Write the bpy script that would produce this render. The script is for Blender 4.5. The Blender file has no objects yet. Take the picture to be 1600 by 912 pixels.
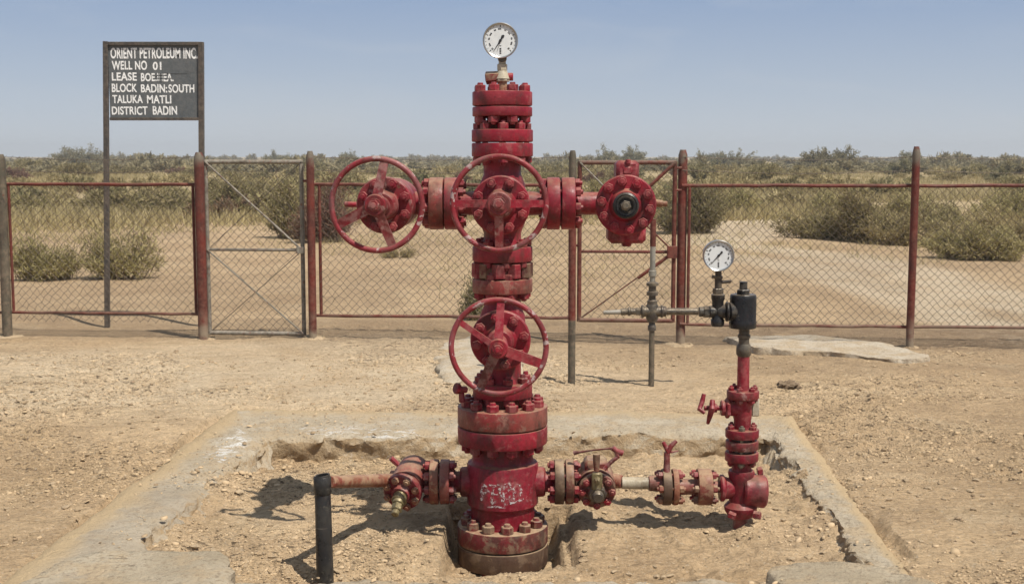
import bpy, math, random
import numpy as np
from mathutils import Vector, Matrix

random.seed(7)
rng = np.random.default_rng(11)
scene = bpy.context.scene
COL = scene.collection
R = math.radians

# ------------------------------------------------------------------ camera
FPX = 1950.0                     # focal length in photo pixels (1600 wide)
EYE = 1.70
TH = math.atan(211.0 / FPX)
ST, CT = math.sin(TH), math.cos(TH)
cam_d = bpy.data.cameras.new('camera')
cam = bpy.data.objects.new('camera', cam_d)
COL.objects.link(cam)
cam.location = (0, 0, EYE)
cam.rotation_euler = (math.pi / 2 - TH, 0, 0)
cam_d.sensor_width = 36.0
cam_d.lens = FPX / 1600 * 36.0
cam_d.clip_start = 0.05
cam_d.clip_end = 6000
cam_d.dof.use_dof = True
cam_d.dof.focus_distance = 5.7
cam_d.dof.aperture_fstop = 9.0
scene.camera = cam

# ------------------------------------------------------------------ light
SUN = Vector((-0.42, 0.42, -1.0)).normalized()
elev = math.asin(-SUN.z)
w = bpy.data.worlds.new('World')
scene.world = w
w.use_nodes = True
nt = w.node_tree
bg = nt.nodes['Background']
sky = nt.nodes.new('ShaderNodeTexSky')
sky.sky_type = 'NISHITA'
sky.sun_disc = False
sky.sun_elevation = elev
sky.sun_rotation = R(135)
sky.altitude = 0
sky.air_density = 1.0
sky.dust_density = 0.4
sky.ozone_density = 2.0
nt.links.new(sky.outputs[0], bg.inputs[0])
bg.inputs[1].default_value = 0.085
# pale haze low in the sky, with a breath of thin cirrus
tc = nt.nodes.new('ShaderNodeTexCoord')
sx_ = nt.nodes.new('ShaderNodeSeparateXYZ'); nt.links.new(tc.outputs['Generated'], sx_.inputs[0])
hr = nt.nodes.new('ShaderNodeValToRGB')
for p_, c_ in ((0.0, (0.485, 0.525, 0.575)), (0.05, (0.385, 0.445, 0.54)), (0.13, (0.245, 0.327, 0.487)), (0.28, (0.24, 0.315, 0.46)), (0.6, (0.32, 0.37, 0.45)), (1.0, (0.34, 0.38, 0.44))):
    e_ = hr.color_ramp.elements[0] if p_ == 0.0 else (hr.color_ramp.elements[-1] if p_ == 1.0 else hr.color_ramp.elements.new(p_))
    e_.color = (*c_, 1)
nt.links.new(sx_.outputs[2], hr.inputs[0])
mp_ = nt.nodes.new('ShaderNodeMapping'); mp_.inputs['Scale'].default_value = (1.6, 1.0, 7.0)
nt.links.new(tc.outputs['Generated'], mp_.inputs['Vector'])
nz_ = nt.nodes.new('ShaderNodeTexNoise'); nz_.inputs['Scale'].default_value = 2.6; nz_.inputs['Detail'].default_value = 7; nz_.inputs['Distortion'].default_value = 0.6
nt.links.new(mp_.outputs[0], nz_.inputs['Vector'])
mr_ = nt.nodes.new('ShaderNodeMapRange'); mr_.inputs[1].default_value = 0.50; mr_.inputs[2].default_value = 0.80; mr_.inputs[4].default_value = 0.5
nt.links.new(nz_.outputs[0], mr_.inputs[0])
mxc = nt.nodes.new('ShaderNodeMixRGB'); mxc.inputs[2].default_value = (0.47, 0.50, 0.55, 1)
nt.links.new(mr_.outputs[0], mxc.inputs[0]); nt.links.new(hr.outputs[0], mxc.inputs[1])
bg2 = nt.nodes.new('ShaderNodeBackground'); nt.links.new(mxc.outputs[0], bg2.inputs[0])
ms_ = nt.nodes.new('ShaderNodeMixShader'); ms_.inputs[0].default_value = 0.90
nt.links.new(bg.outputs[0], ms_.inputs[1]); nt.links.new(bg2.outputs[0], ms_.inputs[2])
nt.links.new(ms_.outputs[0], nt.nodes['World Output'].inputs[0])
sl = bpy.data.lights.new('sun', 'SUN')
sl.energy = 4.8
sl.angle = R(0.53)
sl.color = (1.0, 0.945, 0.855)
so = bpy.data.objects.new('sun', sl)
COL.objects.link(so)
so.location = (4, -4, 10)
so.rotation_euler = SUN.to_track_quat('-Z', 'Y').to_euler()
scene.view_settings.view_transform = 'Standard'
scene.view_settings.look = 'None'
scene.view_settings.exposure = 0.22
scene.view_settings.gamma = 1.0
scene.view_settings.use_curve_mapping = False
scene.cycles.max_bounces = 6
scene.cycles.transparent_max_bounces = 6

# ------------------------------------------------------------------ picture -> place
def ray(u, v):
    dx, dy = (u - 800) / FPX, (456 - v) / FPX
    return Vector((dx, CT + dy * ST, -ST + dy * CT))
def W(u, v, Y):                  # the point seen at (u, v), standing at distance Y
    d = ray(u, v); t = Y / d.y
    return Vector((d.x * t, Y, EYE + d.z * t))
def Z(v, Y): return W(800, v, Y).z
def G(u, v, z=0.0):              # the point seen at (u, v) on level z
    d = ray(u, v); t = (z - EYE) / d.z
    return Vector((d.x * t, d.y * t, z))
def PX(n, Y, v=456):             # n pixels as metres at distance Y
    d = ray(800, v); return n / FPX * Y / d.y

# ------------------------------------------------------------------ noise
def _hash(ix, iy, iz, seed):
    h = (ix.astype(np.int64) * 374761393 + iy.astype(np.int64) * 668265263 + iz.astype(np.int64) * 2147483647 + seed * 974711) & 0x7fffffff
    h = ((h ^ (h >> 13)) * 1274126177) & 0x7fffffff
    h = (h ^ (h >> 16)) & 0x7fffffff
    return h / float(0x7fffffff)
def vnoise(x, y, z=None, seed=0):
    x = np.asarray(x, float); y = np.asarray(y, float)
    z = np.zeros_like(x) if z is None else np.asarray(z, float)
    ix, iy, iz = np.floor(x), np.floor(y), np.floor(z)
    fx, fy, fz = x - ix, y - iy, z - iz
    fx, fy, fz = [f * f * f * (f * (f * 6 - 15) + 10) for f in (fx, fy, fz)]
    r = 0
    for a in (0, 1):
        for b in (0, 1):
            for c in (0, 1):
                wgt = (fx if a else 1 - fx) * (fy if b else 1 - fy) * (fz if c else 1 - fz)
                r = r + wgt * _hash(ix + a, iy + b, iz + c, seed)
    return r * 2 - 1
def fbm(x, y, z=None, oct=4, seed=0, gain=0.5):
    s = 0; a = 1.0; f = 1.0
    for o in range(oct):
        s = s + a * vnoise(x * f, y * f, None if z is None else z * f, seed + o * 17)
        a *= gain; f *= 2.03
    return s
def sstep(a, b, x):
    t = np.clip((x - a) / (b - a), 0, 1); return t * t * (3 - 2 * t)

# ------------------------------------------------------------------ materials
MATS = {}
class NT:
    def __init__(s, name):
        s.m = bpy.data.materials.new(name); s.m.use_nodes = True
        s.t = s.m.node_tree; s.n = s.t.nodes
        s.b = s.n['Principled BSDF']
        s.geo = s.n.new('ShaderNodeNewGeometry')
        s.pos = s.geo.outputs['Position']
        MATS[name] = s.m
    def link(s, a, b): s.t.links.new(a, b)
    def noise(s, scale, detail=5, rough=0.55, vec=None, dist=0.0, stretch=None):
        n = s.n.new('ShaderNodeTexNoise')
        n.inputs['Scale'].default_value = scale; n.inputs['Detail'].default_value = detail
        n.inputs['Roughness'].default_value = rough; n.inputs['Distortion'].default_value = dist
        v = vec or s.pos
        if stretch:
            mp = s.n.new('ShaderNodeMapping'); mp.inputs['Scale'].default_value = stretch
            s.link(v, mp.inputs['Vector']); v = mp.outputs[0]
        s.link(v, n.inputs['Vector']); return n.outputs[0]
    def vor(s, scale, feature='F1', vec=None):
        n = s.n.new('ShaderNodeTexVoronoi'); n.feature = feature
        n.inputs['Scale'].default_value = scale
        s.link(vec or s.pos, n.inputs['Vector']); return n.outputs[0]
    def ramp(s, x, a, b, lo=0.0, hi=1.0):
        n = s.n.new('ShaderNodeMapRange'); n.interpolation_type = 'SMOOTHSTEP'
        n.inputs[1].default_value = a; n.inputs[2].default_value = b
        n.inputs[3].default_value = lo; n.inputs[4].default_value = hi
        s.link(x, n.inputs[0]); return n.outputs[0]
    def math(s, op, a, b=None):
        n = s.n.new('ShaderNodeMath'); n.operation = op
        for i, x in enumerate((a, b)):
            if x is None: continue
            if isinstance(x, (int, float)): n.inputs[i].default_value = x
            else: s.link(x, n.inputs[i])
        return n.outputs[0]
    def mix(s, fac, a, b, mode='MIX'):
        n = s.n.new('ShaderNodeMixRGB'); n.blend_type = mode
        for i, x in enumerate((fac, a, b)):
            if isinstance(x, (int, float)): n.inputs[i].default_value = x
            elif isinstance(x, tuple): n.inputs[i].default_value = (*x, 1)
            else: s.link(x, n.inputs[i])
        return n.outputs[0]
    def sep(s, v):
        n = s.n.new('ShaderNodeSeparateXYZ'); s.link(v, n.inputs[0]); return n.outputs
    def bump(s, h, strength=0.3, dist=0.01, nrm=None):
        n = s.n.new('ShaderNodeBump'); n.inputs['Strength'].default_value = strength
        n.inputs['Distance'].default_value = dist
        s.link(h, n.inputs['Height'])
        if nrm: s.link(nrm, n.inputs['Normal'])
        return n.outputs[0]
    def attr(s, name):
        n = s.n.new('ShaderNodeAttribute'); n.attribute_name = name; return n.outputs
    def out(s, col=None, rough=None, nrm=None, metal=0.0, spec=None):
        for key, x in (('Base Color', col), ('Roughness', rough), ('Normal', nrm), ('Metallic', metal), ('Specular IOR Level', spec)):
            if x is None: continue
            if isinstance(x, (int, float)): s.b.inputs[key].default_value = x
            elif isinstance(x, tuple): s.b.inputs[key].default_value = (*x, 1)
            else: s.link(x, s.b.inputs[key])
        return s.m

def paint(name, c1, c2, chalk=(0.42, 0.2, 0.17), chalk_lo=0.56, chalk_amt=0.5, chip=(0.13, 0.055, 0.03), chip_lo=0.66,
          dust=0.4, dustc=(0.40, 0.29, 0.18), grime=0.35, rough=0.42, seedv=0.0, metal=0.0, edge=0.35, chw=0.10):
    m = NT(name)
    base = m.mix(m.ramp(m.noise(5 + seedv, 5), 0.35, 0.65), c1, c2)
    base = m.mix(m.ramp(m.noise(2.6 + seedv, 6, 0.6), 0.45, 0.68, 0, 0.38), base, tuple(.55 * a_ + .45 * b_ for a_, b_ in zip(c1, chalk)))
    base = m.mix(m.ramp(m.noise(70, 3, 0.6), 0.4, 0.75, 0, 0.25), base, tuple(min(1, x * 1.6 + 0.02) for x in c1))
    ch = m.ramp(m.noise(14 + seedv, 8, 0.68, dist=0.4), chalk_lo, chalk_lo + chw, 0, chalk_amt)
    base = m.mix(ch, base, chalk)
    gr = m.ramp(m.noise(11, 8, 0.7, stretch=(1, 1, 0.45)), 0.47, 0.66, 0, grime)
    base = m.mix(gr, base, (0.045, 0.025, 0.02))
    st_ = m.ramp(m.noise(16, 6, 0.7, stretch=(2.2, 2.2, 0.22)), 0.54, 0.70, 0, grime * 0.6)
    base = m.mix(st_, base, (0.075, 0.03, 0.02))
    sp_ = m.ramp(m.noise(110, 4, 0.7), 0.60, 0.66, 0, 0.55)
    base = m.mix(sp_, base, (0.05, 0.02, 0.018))
    cp = m.ramp(m.noise(42, 6, 0.7), chip_lo, chip_lo + 0.03)
    base = m.mix(cp, base, chip)
    cp2 = m.ramp(m.noise(85, 4, 0.6), 0.70, 0.72, 0, 0.7)
    base = m.mix(cp2, base, chalk)
    ew = m.math('MULTIPLY', m.ramp(m.geo.outputs['Pointiness'], 0.53, 0.60), m.ramp(m.noise(30, 5, 0.6), 0.42, 0.6, 0, edge))
    base = m.mix(ew, base, chalk)
    up = m.sep(m.geo.outputs['Normal'])[2]
    du = m.math('MULTIPLY', m.ramp(up, 0.35, 0.95), m.ramp(m.noise(22, 6, 0.6), 0.3, 0.7, 0.3 * dust, dust))
    base = m.mix(du, base, dustc)
    rg = m.math('ADD', m.ramp(m.noise(25, 5), 0.3, 0.7, rough - 0.08, rough + 0.18), m.math('MULTIPLY', ch, 0.3))
    h = m.math('ADD', m.noise(55, 6, 0.6), m.math('MULTIPLY', cp, -0.6))
    return m.out(base, rg, m.bump(h, 0.42, 0.005), metal, 0.28)

RED = paint('red_paint', (0.245, 0.008, 0.021), (0.145, 0.006, 0.015), chalk=(0.36, 0.13, 0.12), chalk_amt=0.42, chalk_lo=0.56, grime=0.7)
REDW = paint('worn_red_paint', (0.205, 0.014, 0.022), (0.135, 0.018, 0.019), chalk=(0.38, 0.24, 0.21), chalk_lo=0.56, chalk_amt=0.55, chip_lo=0.62, dust=0.30, grime=0.7, seedv=3, chw=0.07)
RIM = paint('chipped_wheel_rim_paint', (0.225, 0.014, 0.024), (0.15, 0.016, 0.018), chalk=(0.46, 0.38, 0.36), chalk_lo=0.575, chalk_amt=0.75, chip_lo=0.62, dust=0.25, grime=0.6, seedv=3, chw=0.035)
REDF = paint('faded_red_paint', (0.215, 0.026, 0.026), (0.18, 0.055, 0.04), chalk=(0.30, 0.19, 0.14), chalk_lo=0.51, chalk_amt=0.5, chip_lo=0.62, dust=0.5, grime=0.7, seedv=2)
REDD = paint('dirty_red_paint', (0.17, 0.014, 0.02), (0.11, 0.03, 0.022), chalk=(0.24, 0.16, 0.10), chalk_lo=0.46, chalk_amt=0.8, chip_lo=0.6, dust=0.85, grime=0.75, seedv=1)
BROWN = paint('oil_stained_brown', (0.065, 0.034, 0.022), (0.095, 0.06, 0.036), chalk=(0.22, 0.15, 0.095), chalk_lo=0.52, chalk_amt=0.45, dust=0.8, grime=0.7, rough=0.5)
OCHRE = paint('rusty_ochre_paint', (0.20, 0.065, 0.035), (0.17, 0.028, 0.024), chalk=(0.36, 0.25, 0.15), chalk_lo=0.48, chalk_amt=0.6, dust=0.5, seedv=4, rough=0.5)
BLACK = paint('black_pipe_coating', (0.012, 0.0125, 0.014), (0.02, 0.02, 0.02), chalk=(0.17, 0.15, 0.115), chalk_lo=0.57, chalk_amt=0.55, chip=(0.2, 0.15, 0.1), chip_lo=0.70, dust=0.3, grime=0.1, rough=0.30)
GREYM = paint('galvanised_pipe', (0.22, 0.21, 0.18), (0.30, 0.28, 0.24), chalk=(0.42, 0.39, 0.32), chalk_amt=0.5, chip=(0.12, 0.06, 0.03), chip_lo=0.68, dust=0.25, grime=0.5, rough=0.4, metal=0.25)
DARKM = paint('dark_steel', (0.06, 0.055, 0.05), (0.11, 0.095, 0.075), chalk=(0.28, 0.23, 0.16), chalk_lo=0.55, chalk_amt=0.5, dust=0.3, grime=0.4, rough=0.38, metal=0.4)
OLIVE = paint('greasy_brass', (0.16, 0.13, 0.06), (0.10, 0.08, 0.04), chalk=(0.36, 0.30, 0.18), chalk_amt=0.6, dust=0.2, grime=0.6, rough=0.3, metal=0.3)
CREAM = paint('scuffed_cream_pipe', (0.40, 0.35, 0.25), (0.30, 0.25, 0.17), chalk=(0.5, 0.46, 0.38), chalk_amt=0.5, chip=(0.2, 0.1, 0.05), chip_lo=0.64, dust=0.3, grime=0.4)
FRED = paint('red_oxide_fence_paint', (0.125, 0.020, 0.013), (0.075, 0.022, 0.015), chalk=(0.22, 0.10, 0.07), chalk_lo=0.55, chalk_amt=0.45, chip=(0.10, 0.08, 0.06), chip_lo=0.63, dust=0.3, grime=0.4, rough=0.55)
FGREY = paint('weathered_fence_pipe', (0.075, 0.068, 0.05), (0.12, 0.10, 0.07), chalk=(0.22, 0.17, 0.12), chalk_lo=0.52, chalk_amt=0.5, chip=(0.15, 0.05, 0.03), chip_lo=0.62, dust=0.3, grime=0.4, rough=0.5, metal=0.1)
GGATE = paint('grey_gate_paint', (0.17, 0.155, 0.125), (0.12, 0.105, 0.08), chalk=(0.33, 0.30, 0.25), chalk_lo=0.5, chalk_amt=0.5, chip=(0.18, 0.07, 0.04), chip_lo=0.58, dust=0.2, grime=0.4, rough=0.5)
SIGNP = paint('dark_sign_post', (0.045, 0.045, 0.042), (0.075, 0.06, 0.05), chalk=(0.16, 0.13, 0.10), chalk_amt=0.4, chip=(0.14, 0.06, 0.03), chip_lo=0.62, dust=0.2, rough=0.55)
WIRE = paint('fence_wire', (0.085, 0.066, 0.05), (0.12, 0.098, 0.075), chalk=(0.22, 0.19, 0.15), dust=0.1, grime=0.4, rough=0.5, metal=0.2)
BOARD = paint('sign_board_paint', (0.085, 0.094, 0.098), (0.10, 0.108, 0.112), chalk=(0.15, 0.15, 0.145), chalk_lo=0.62, chalk_amt=0.3, chip=(0.1, 0.09, 0.08), chip_lo=0.72, dust=0.1, grime=0.1, rough=0.6)

def weather_post(mat):
    t = mat.node_tree; b = t.nodes['Principled BSDF']; old = b.inputs['Base Color'].links[0].from_socket
    g = t.nodes.new('ShaderNodeNewGeometry'); sp = t.nodes.new('ShaderNodeSeparateXYZ'); t.links.new(g.outputs['Position'], sp.inputs[0])
    nz = t.nodes.new('ShaderNodeTexNoise'); nz.inputs['Scale'].default_value = 9; nz.inputs['Detail'].default_value = 6; t.links.new(g.outputs['Position'], nz.inputs['Vector'])
    for (a, b_, lo, hi, col) in ((1.60, 1.70, 0.0, 1.25, (0.15, 0.125, 0.095)), (0.30, 0.02, 0.0, 1.2, (0.24, 0.19, 0.135))):
        mr = t.nodes.new('ShaderNodeMapRange'); mr.inputs[1].default_value = a; mr.inputs[2].default_value = b_; mr.inputs[3].default_value = lo; mr.inputs[4].default_value = hi
        t.links.new(sp.outputs[2], mr.inputs[0])
        mm = t.nodes.new('ShaderNodeMath'); mm.operation = 'MULTIPLY'; t.links.new(mr.outputs[0], mm.inputs[0])
        m2 = t.nodes.new('ShaderNodeMapRange'); m2.inputs[1].default_value = .35; m2.inputs[2].default_value = .55; t.links.new(nz.outputs[0], m2.inputs[0]); t.links.new(m2.outputs[0], mm.inputs[1])
        cl = t.nodes.new('ShaderNodeClamp'); t.links.new(mm.outputs[0], cl.inputs[0])
        mx = t.nodes.new('ShaderNodeMixRGB'); t.links.new(cl.outputs[0], mx.inputs[0]); t.links.new(old, mx.inputs[1]); mx.inputs[2].default_value = (*col, 1); old = mx.outputs[0]
    t.links.new(old, b.inputs['Base Color'])
weather_post(FRED)

def lettering():
    m = NT('white_lettering')
    c = m.mix(m.ramp(m.noise(60, 5, 0.65), 0.55, 0.68, 0, 0.75), (0.78, 0.78, 0.76), (0.3, 0.3, 0.3))
    return m.out(c, 0.7)
LETTER = lettering()
def scrawl():
    m = NT('white_scrawl_paint')
    c = m.mix(m.ramp(m.noise(40, 5), 0.4, 0.7), (0.62, 0.58, 0.56), (0.45, 0.34, 0.32))
    m.out(c, 0.75)
    a = m.ramp(m.noise(75, 6, 0.75), 0.47, 0.56, 0, 0.85)
    m.link(a, m.b.inputs['Alpha'])
    return m.m
SCRAWL = scrawl()
def smear():
    m = NT('chalky_smear')
    m.out((0.5, 0.38, 0.36), 0.8)
    m.link(m.ramp(m.noise(48, 8, 0.8), 0.54, 0.66, 0, 0.6), m.b.inputs['Alpha'])
    return m.m
SMEARM = smear()
def simple(name, c, rough=0.5, metal=0.0, var=0.15):
    m = NT(name)
    col = m.mix(m.ramp(m.noise(30, 5), 0.35, 0.7, 0, 1), c, tuple(x * (1 - var) for x in c))
    return m.out(col, rough, m.bump(m.noise(120, 3), 0.08, 0.001), metal)
DIAL = simple('gauge_dial_white', (0.66, 0.68, 0.68), 0.35, var=0.10)
STEEL = simple('gauge_case_steel', (0.42, 0.42, 0.41), 0.28, 0.85)
INK = simple('black_ink', (0.015, 0.015, 0.018), 0.5)

def ground_mat():
    m = NT('sandy_ground')
    at = m.attr('mask')                       # r track, g dark soil, b clods
    rgb = m.n.new('ShaderNodeSeparateColor'); m.link(at[0], rgb.inputs[0])
    c = m.mix(m.ramp(m.noise(0.55, 6, 0.6), 0.35, 0.66), (0.68, 0.495, 0.30), (0.52, 0.362, 0.21))
    c = m.mix(m.ramp(m.noise(3.2, 7, 0.65), 0.42, 0.68, 0, 0.65), c, (0.42, 0.295, 0.178))
    c = m.mix(m.ramp(m.noise(1.4, 6, 0.6, dist=0.5), 0.52, 0.70, 0, 0.5), c, (0.64, 0.50, 0.325))
    c = m.mix(m.math('MULTIPLY', rgb.outputs[0], m.ramp(m.noise(2.0, 6, 0.6), 0.25, 0.6, 0.35, 0.95)), c, (0.74, 0.61, 0.435))
    c = m.mix(m.math('MULTIPLY', rgb.outputs[1], m.ramp(m.noise(4.0, 6, 0.6), 0.25, 0.6, 0.55, 1.0)), c, (0.27, 0.187, 0.115))
    c = m.mix(m.ramp(m.noise(3.5, 6, 0.62, stretch=(0.3, 1.3, 1), dist=0.8), 0.5, 0.66, 0, 0.35), c, (0.38, 0.265, 0.15))
    c = m.mix(m.math('MULTIPLY', at[3], m.ramp(m.noise(0.35, 6, 0.65), 0.35, 0.6, 0.55, 1)), c, (0.35, 0.275, 0.15))
    fine = m.noise(38, 8, 0.72)
    c = m.mix(m.ramp(fine, 0.50, 0.66, 0, 0.50), c, (0.235, 0.165, 0.10))
    c = m.mix(m.ramp(m.noise(60, 5, 0.6), 0.56, 0.68, 0, 0.45), c, (0.64, 0.55, 0.42))
    flake = m.noise(24, 7, 0.66, stretch=(0.5, 1.0, 1.0), dist=1.4)
    deb_shade = m.math('MULTIPLY', m.ramp(m.noise(34, 5, 0.6, stretch=(0.45, 1.2, 1), dist=0.6), 0.565, 0.62, 0, 0.8), m.ramp(rgb.outputs[2], 0, 1, 0.25, 1))
    c = m.mix(deb_shade, c, (0.10, 0.072, 0.048))  # dark dashes: debris bits plus clod shadows painted into the colour
    lump = m.noise(9, 9, 0.68)
    swell = m.noise(1.7, 8, 0.72)
    vd = m.n.new('ShaderNodeTexVoronoi'); vd.feature = 'F1'; vd.inputs['Scale'].default_value = 17
    vm = m.n.new('ShaderNodeVectorMath'); vm.operation = 'MULTIPLY_ADD'
    nv = m.n.new('ShaderNodeTexNoise'); nv.inputs['Scale'].default_value = 12; nv.inputs['Detail'].default_value = 4
    m.link(m.pos, nv.inputs['Vector']); m.link(nv.outputs['Color'], vm.inputs[0]); vm.inputs[1].default_value = (.13, .13, .05); m.link(m.pos, vm.inputs[2])
    m.link(vm.outputs[0], vd.inputs['Vector'])
    plate = m.math('MULTIPLY', m.ramp(vd.outputs['Distance'], 0.0, 0.7, 1, 0), m.ramp(rgb.outputs[2], 0, 1, 0.4, 1.2))
    h = m.math('ADD', m.math('MULTIPLY', lump, 0.9), m.math('ADD', m.math('MULTIPLY', flake, 1.0), m.math('MULTIPLY', plate, 0.45)))
    b0 = m.bump(swell, 0.6, 0.12)
    b1 = m.bump(h, 1.0, 0.045, b0)
    b2 = m.bump(fine, 0.8, 0.012, b1)
    return m.out(c, 0.95, b2, 0, 0.12)
GROUND = ground_mat()

def concrete(name, c1, c2, white=0.0):
    m = NT(name)
    c = m.mix(m.ramp(m.noise(2.6, 7, 0.62), 0.36, 0.64), c1, c2)
    c = m.mix(m.ramp(m.noise(5, 8, 0.68), 0.46, 0.62, 0, 0.75), c, (0.43, 0.325, 0.205))
    c = m.mix(m.ramp(m.noise(45, 6, 0.7), 0.50, 0.64, 0, 0.6), c, (0.24, 0.18, 0.12))
    c = m.mix(m.ramp(m.noise(30, 6, 0.65, stretch=(0.5, 1.2, 1), dist=1.0), 0.60, 0.66, 0, 0.6), c, (0.14, 0.11, 0.075))
    if white:
        at = m.attr('mask'); rgb = m.n.new('ShaderNodeSeparateColor'); m.link(at[0], rgb.inputs[0])
        c = m.mix(m.math('MULTIPLY', rgb.outputs[1], m.ramp(m.noise(2.2, 7, 0.65), 0.3, 0.7, 0.15, 0.75)), c, (0.30, 0.25, 0.19))
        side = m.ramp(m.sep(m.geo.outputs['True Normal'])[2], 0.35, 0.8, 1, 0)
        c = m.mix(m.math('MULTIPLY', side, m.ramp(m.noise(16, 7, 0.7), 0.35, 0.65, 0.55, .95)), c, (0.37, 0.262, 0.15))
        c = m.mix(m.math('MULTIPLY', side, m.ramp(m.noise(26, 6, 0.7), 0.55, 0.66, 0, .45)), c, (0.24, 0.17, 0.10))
        sc_ = m.math('MULTIPLY', m.ramp(rgb.outputs[2], 0, .9), m.ramp(m.math('ADD', m.noise(3.5, 8, 0.68), m.math('MULTIPLY', rgb.outputs[2], 0.32)), 0.52, 0.68, 0, 0.95))
        c = m.mix(sc_, c, (0.46, 0.34, 0.20))
        wm = m.math('MULTIPLY', rgb.outputs[0], m.ramp(m.noise(14, 6, 0.66, stretch=(0.6, 1.6, 1), dist=0.8), 0.53, 0.60, 0, 0.85))
        c = m.mix(wm, c, (0.74, 0.74, 0.72))
    h = m.math('ADD', m.noise(14, 9, 0.7), m.math('MULTIPLY', m.noise(60, 6, 0.65), 0.5))
    return m.out(c, 0.95, m.bump(h, 0.9, 0.03), 0, 0.12)
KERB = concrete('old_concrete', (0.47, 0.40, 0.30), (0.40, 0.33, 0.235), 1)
SLAB = concrete('pale_concrete', (0.52, 0.45, 0.35), (0.45, 0.37, 0.27))
CHUNK = concrete('grey_concrete', (0.44, 0.37, 0.27), (0.36, 0.295, 0.205))
def flake_mat():
    m = NT('dry_clay_flake')
    c = m.mix(m.ramp(m.noise(0.55, 6, 0.6), 0.35, 0.66), (0.56, 0.42, 0.265), (0.46, 0.335, 0.20))
    c = m.mix(m.ramp(m.geo.outputs['Random Per Island'], 0.3, 1.0, 0, 0.7), c, (0.19, 0.135, 0.085))
    return m.out(c, 0.95, m.bump(m.noise(150, 4, 0.7), 0.6, 0.004), 0, 0.1)
FLAKE = flake_mat()
DIRT = simple('dark_dirt', (0.20, 0.14, 0.085), 0.95, 0, 0.5)
STONE = concrete('loose_stones', (0.50, 0.38, 0.245), (0.36, 0.26, 0.16))

def leafmat(name, cols, rough=0.75):
    m = NT(name)
    r = m.n.new('ShaderNodeValToRGB')
    r.color_ramp.interpolation = 'LINEAR'
    els = r.color_ramp.elements
    els[0].color = (*cols[0], 1); els[1].color = (*cols[-1], 1)
    for i, c in enumerate(cols[1:-1]):
        e = els.new((i + 1) / (len(cols) - 1)); e.color = (*c, 1)
    m.link(m.geo.outputs['Random Per Island'], r.inputs[0])
    big = m.noise(1.3, 3)
    oi = m.n.new('ShaderNodeObjectInfo')
    c = m.mix(m.ramp(big, 0.4, 0.7, 0, 0.5), r.outputs[0], tuple(x * 0.55 for x in cols[1]))
    c = m.mix(m.ramp(oi.outputs['Random'], 0, 1, 0, 0.4), c, (0.20, 0.15, 0.07))
    m.out(c, rough, None, 0, 0.2)
    m.b.inputs['Subsurface Weight'].default_value = 0
    tr = m.n.new('ShaderNodeBsdfTranslucent'); m.link(c, tr.inputs[0])
    mx = m.n.new('ShaderNodeMixShader'); mx.inputs[0].default_value = 0.35
    o = m.n['Material Output']
    m.link(m.b.outputs[0], mx.inputs[1]); m.link(tr.outputs[0], mx.inputs[2]); m.link(mx.outputs[0], o.inputs[0])
    return m.m
LEAF_OLIVE = leafmat('olive_leaves', [(0.18, 0.155, 0.07), (0.30, 0.26, 0.12), (0.41, 0.345, 0.175), (0.50, 0.41, 0.23)])
LEAF_PALE = leafmat('pale_olive_leaves', [(0.23, 0.20, 0.085), (0.37, 0.325, 0.14), (0.49, 0.42, 0.20), (0.58, 0.48, 0.27)])
LEAF_DARK = leafmat('dark_green_leaves', [(0.13, 0.125, 0.062), (0.20, 0.19, 0.095), (0.28, 0.25, 0.13), (0.36, 0.30, 0.17)])
LEAF_DRY = leafmat('dry_tan_leaves', [(0.31, 0.255, 0.125), (0.42, 0.345, 0.17), (0.50, 0.41, 0.21), (0.56, 0.46, 0.265)])
LEAF_RED = leafmat('reddish_brown_leaves', [(0.15, 0.07, 0.06), (0.21, 0.11, 0.085), (0.27, 0.16, 0.11), (0.20, 0.16, 0.09)])
LEAF_HZ = leafmat('greyish_green_leaves', [(0.19, 0.185, 0.115), (0.26, 0.245, 0.15), (0.33, 0.30, 0.19), (0.40, 0.35, 0.22)])  # paler, greyer green for the bushes on the horizon
LEAF_FAR = leafmat('haze_tinted_scrub_leaves', [(0.23, 0.21, 0.125), (0.30, 0.27, 0.16), (0.37, 0.32, 0.19), (0.44, 0.37, 0.22)])  # distance haze is painted in as paler leaf colours
TWIG = simple('grey_twig', (0.22, 0.16, 0.105), 0.9)

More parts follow.
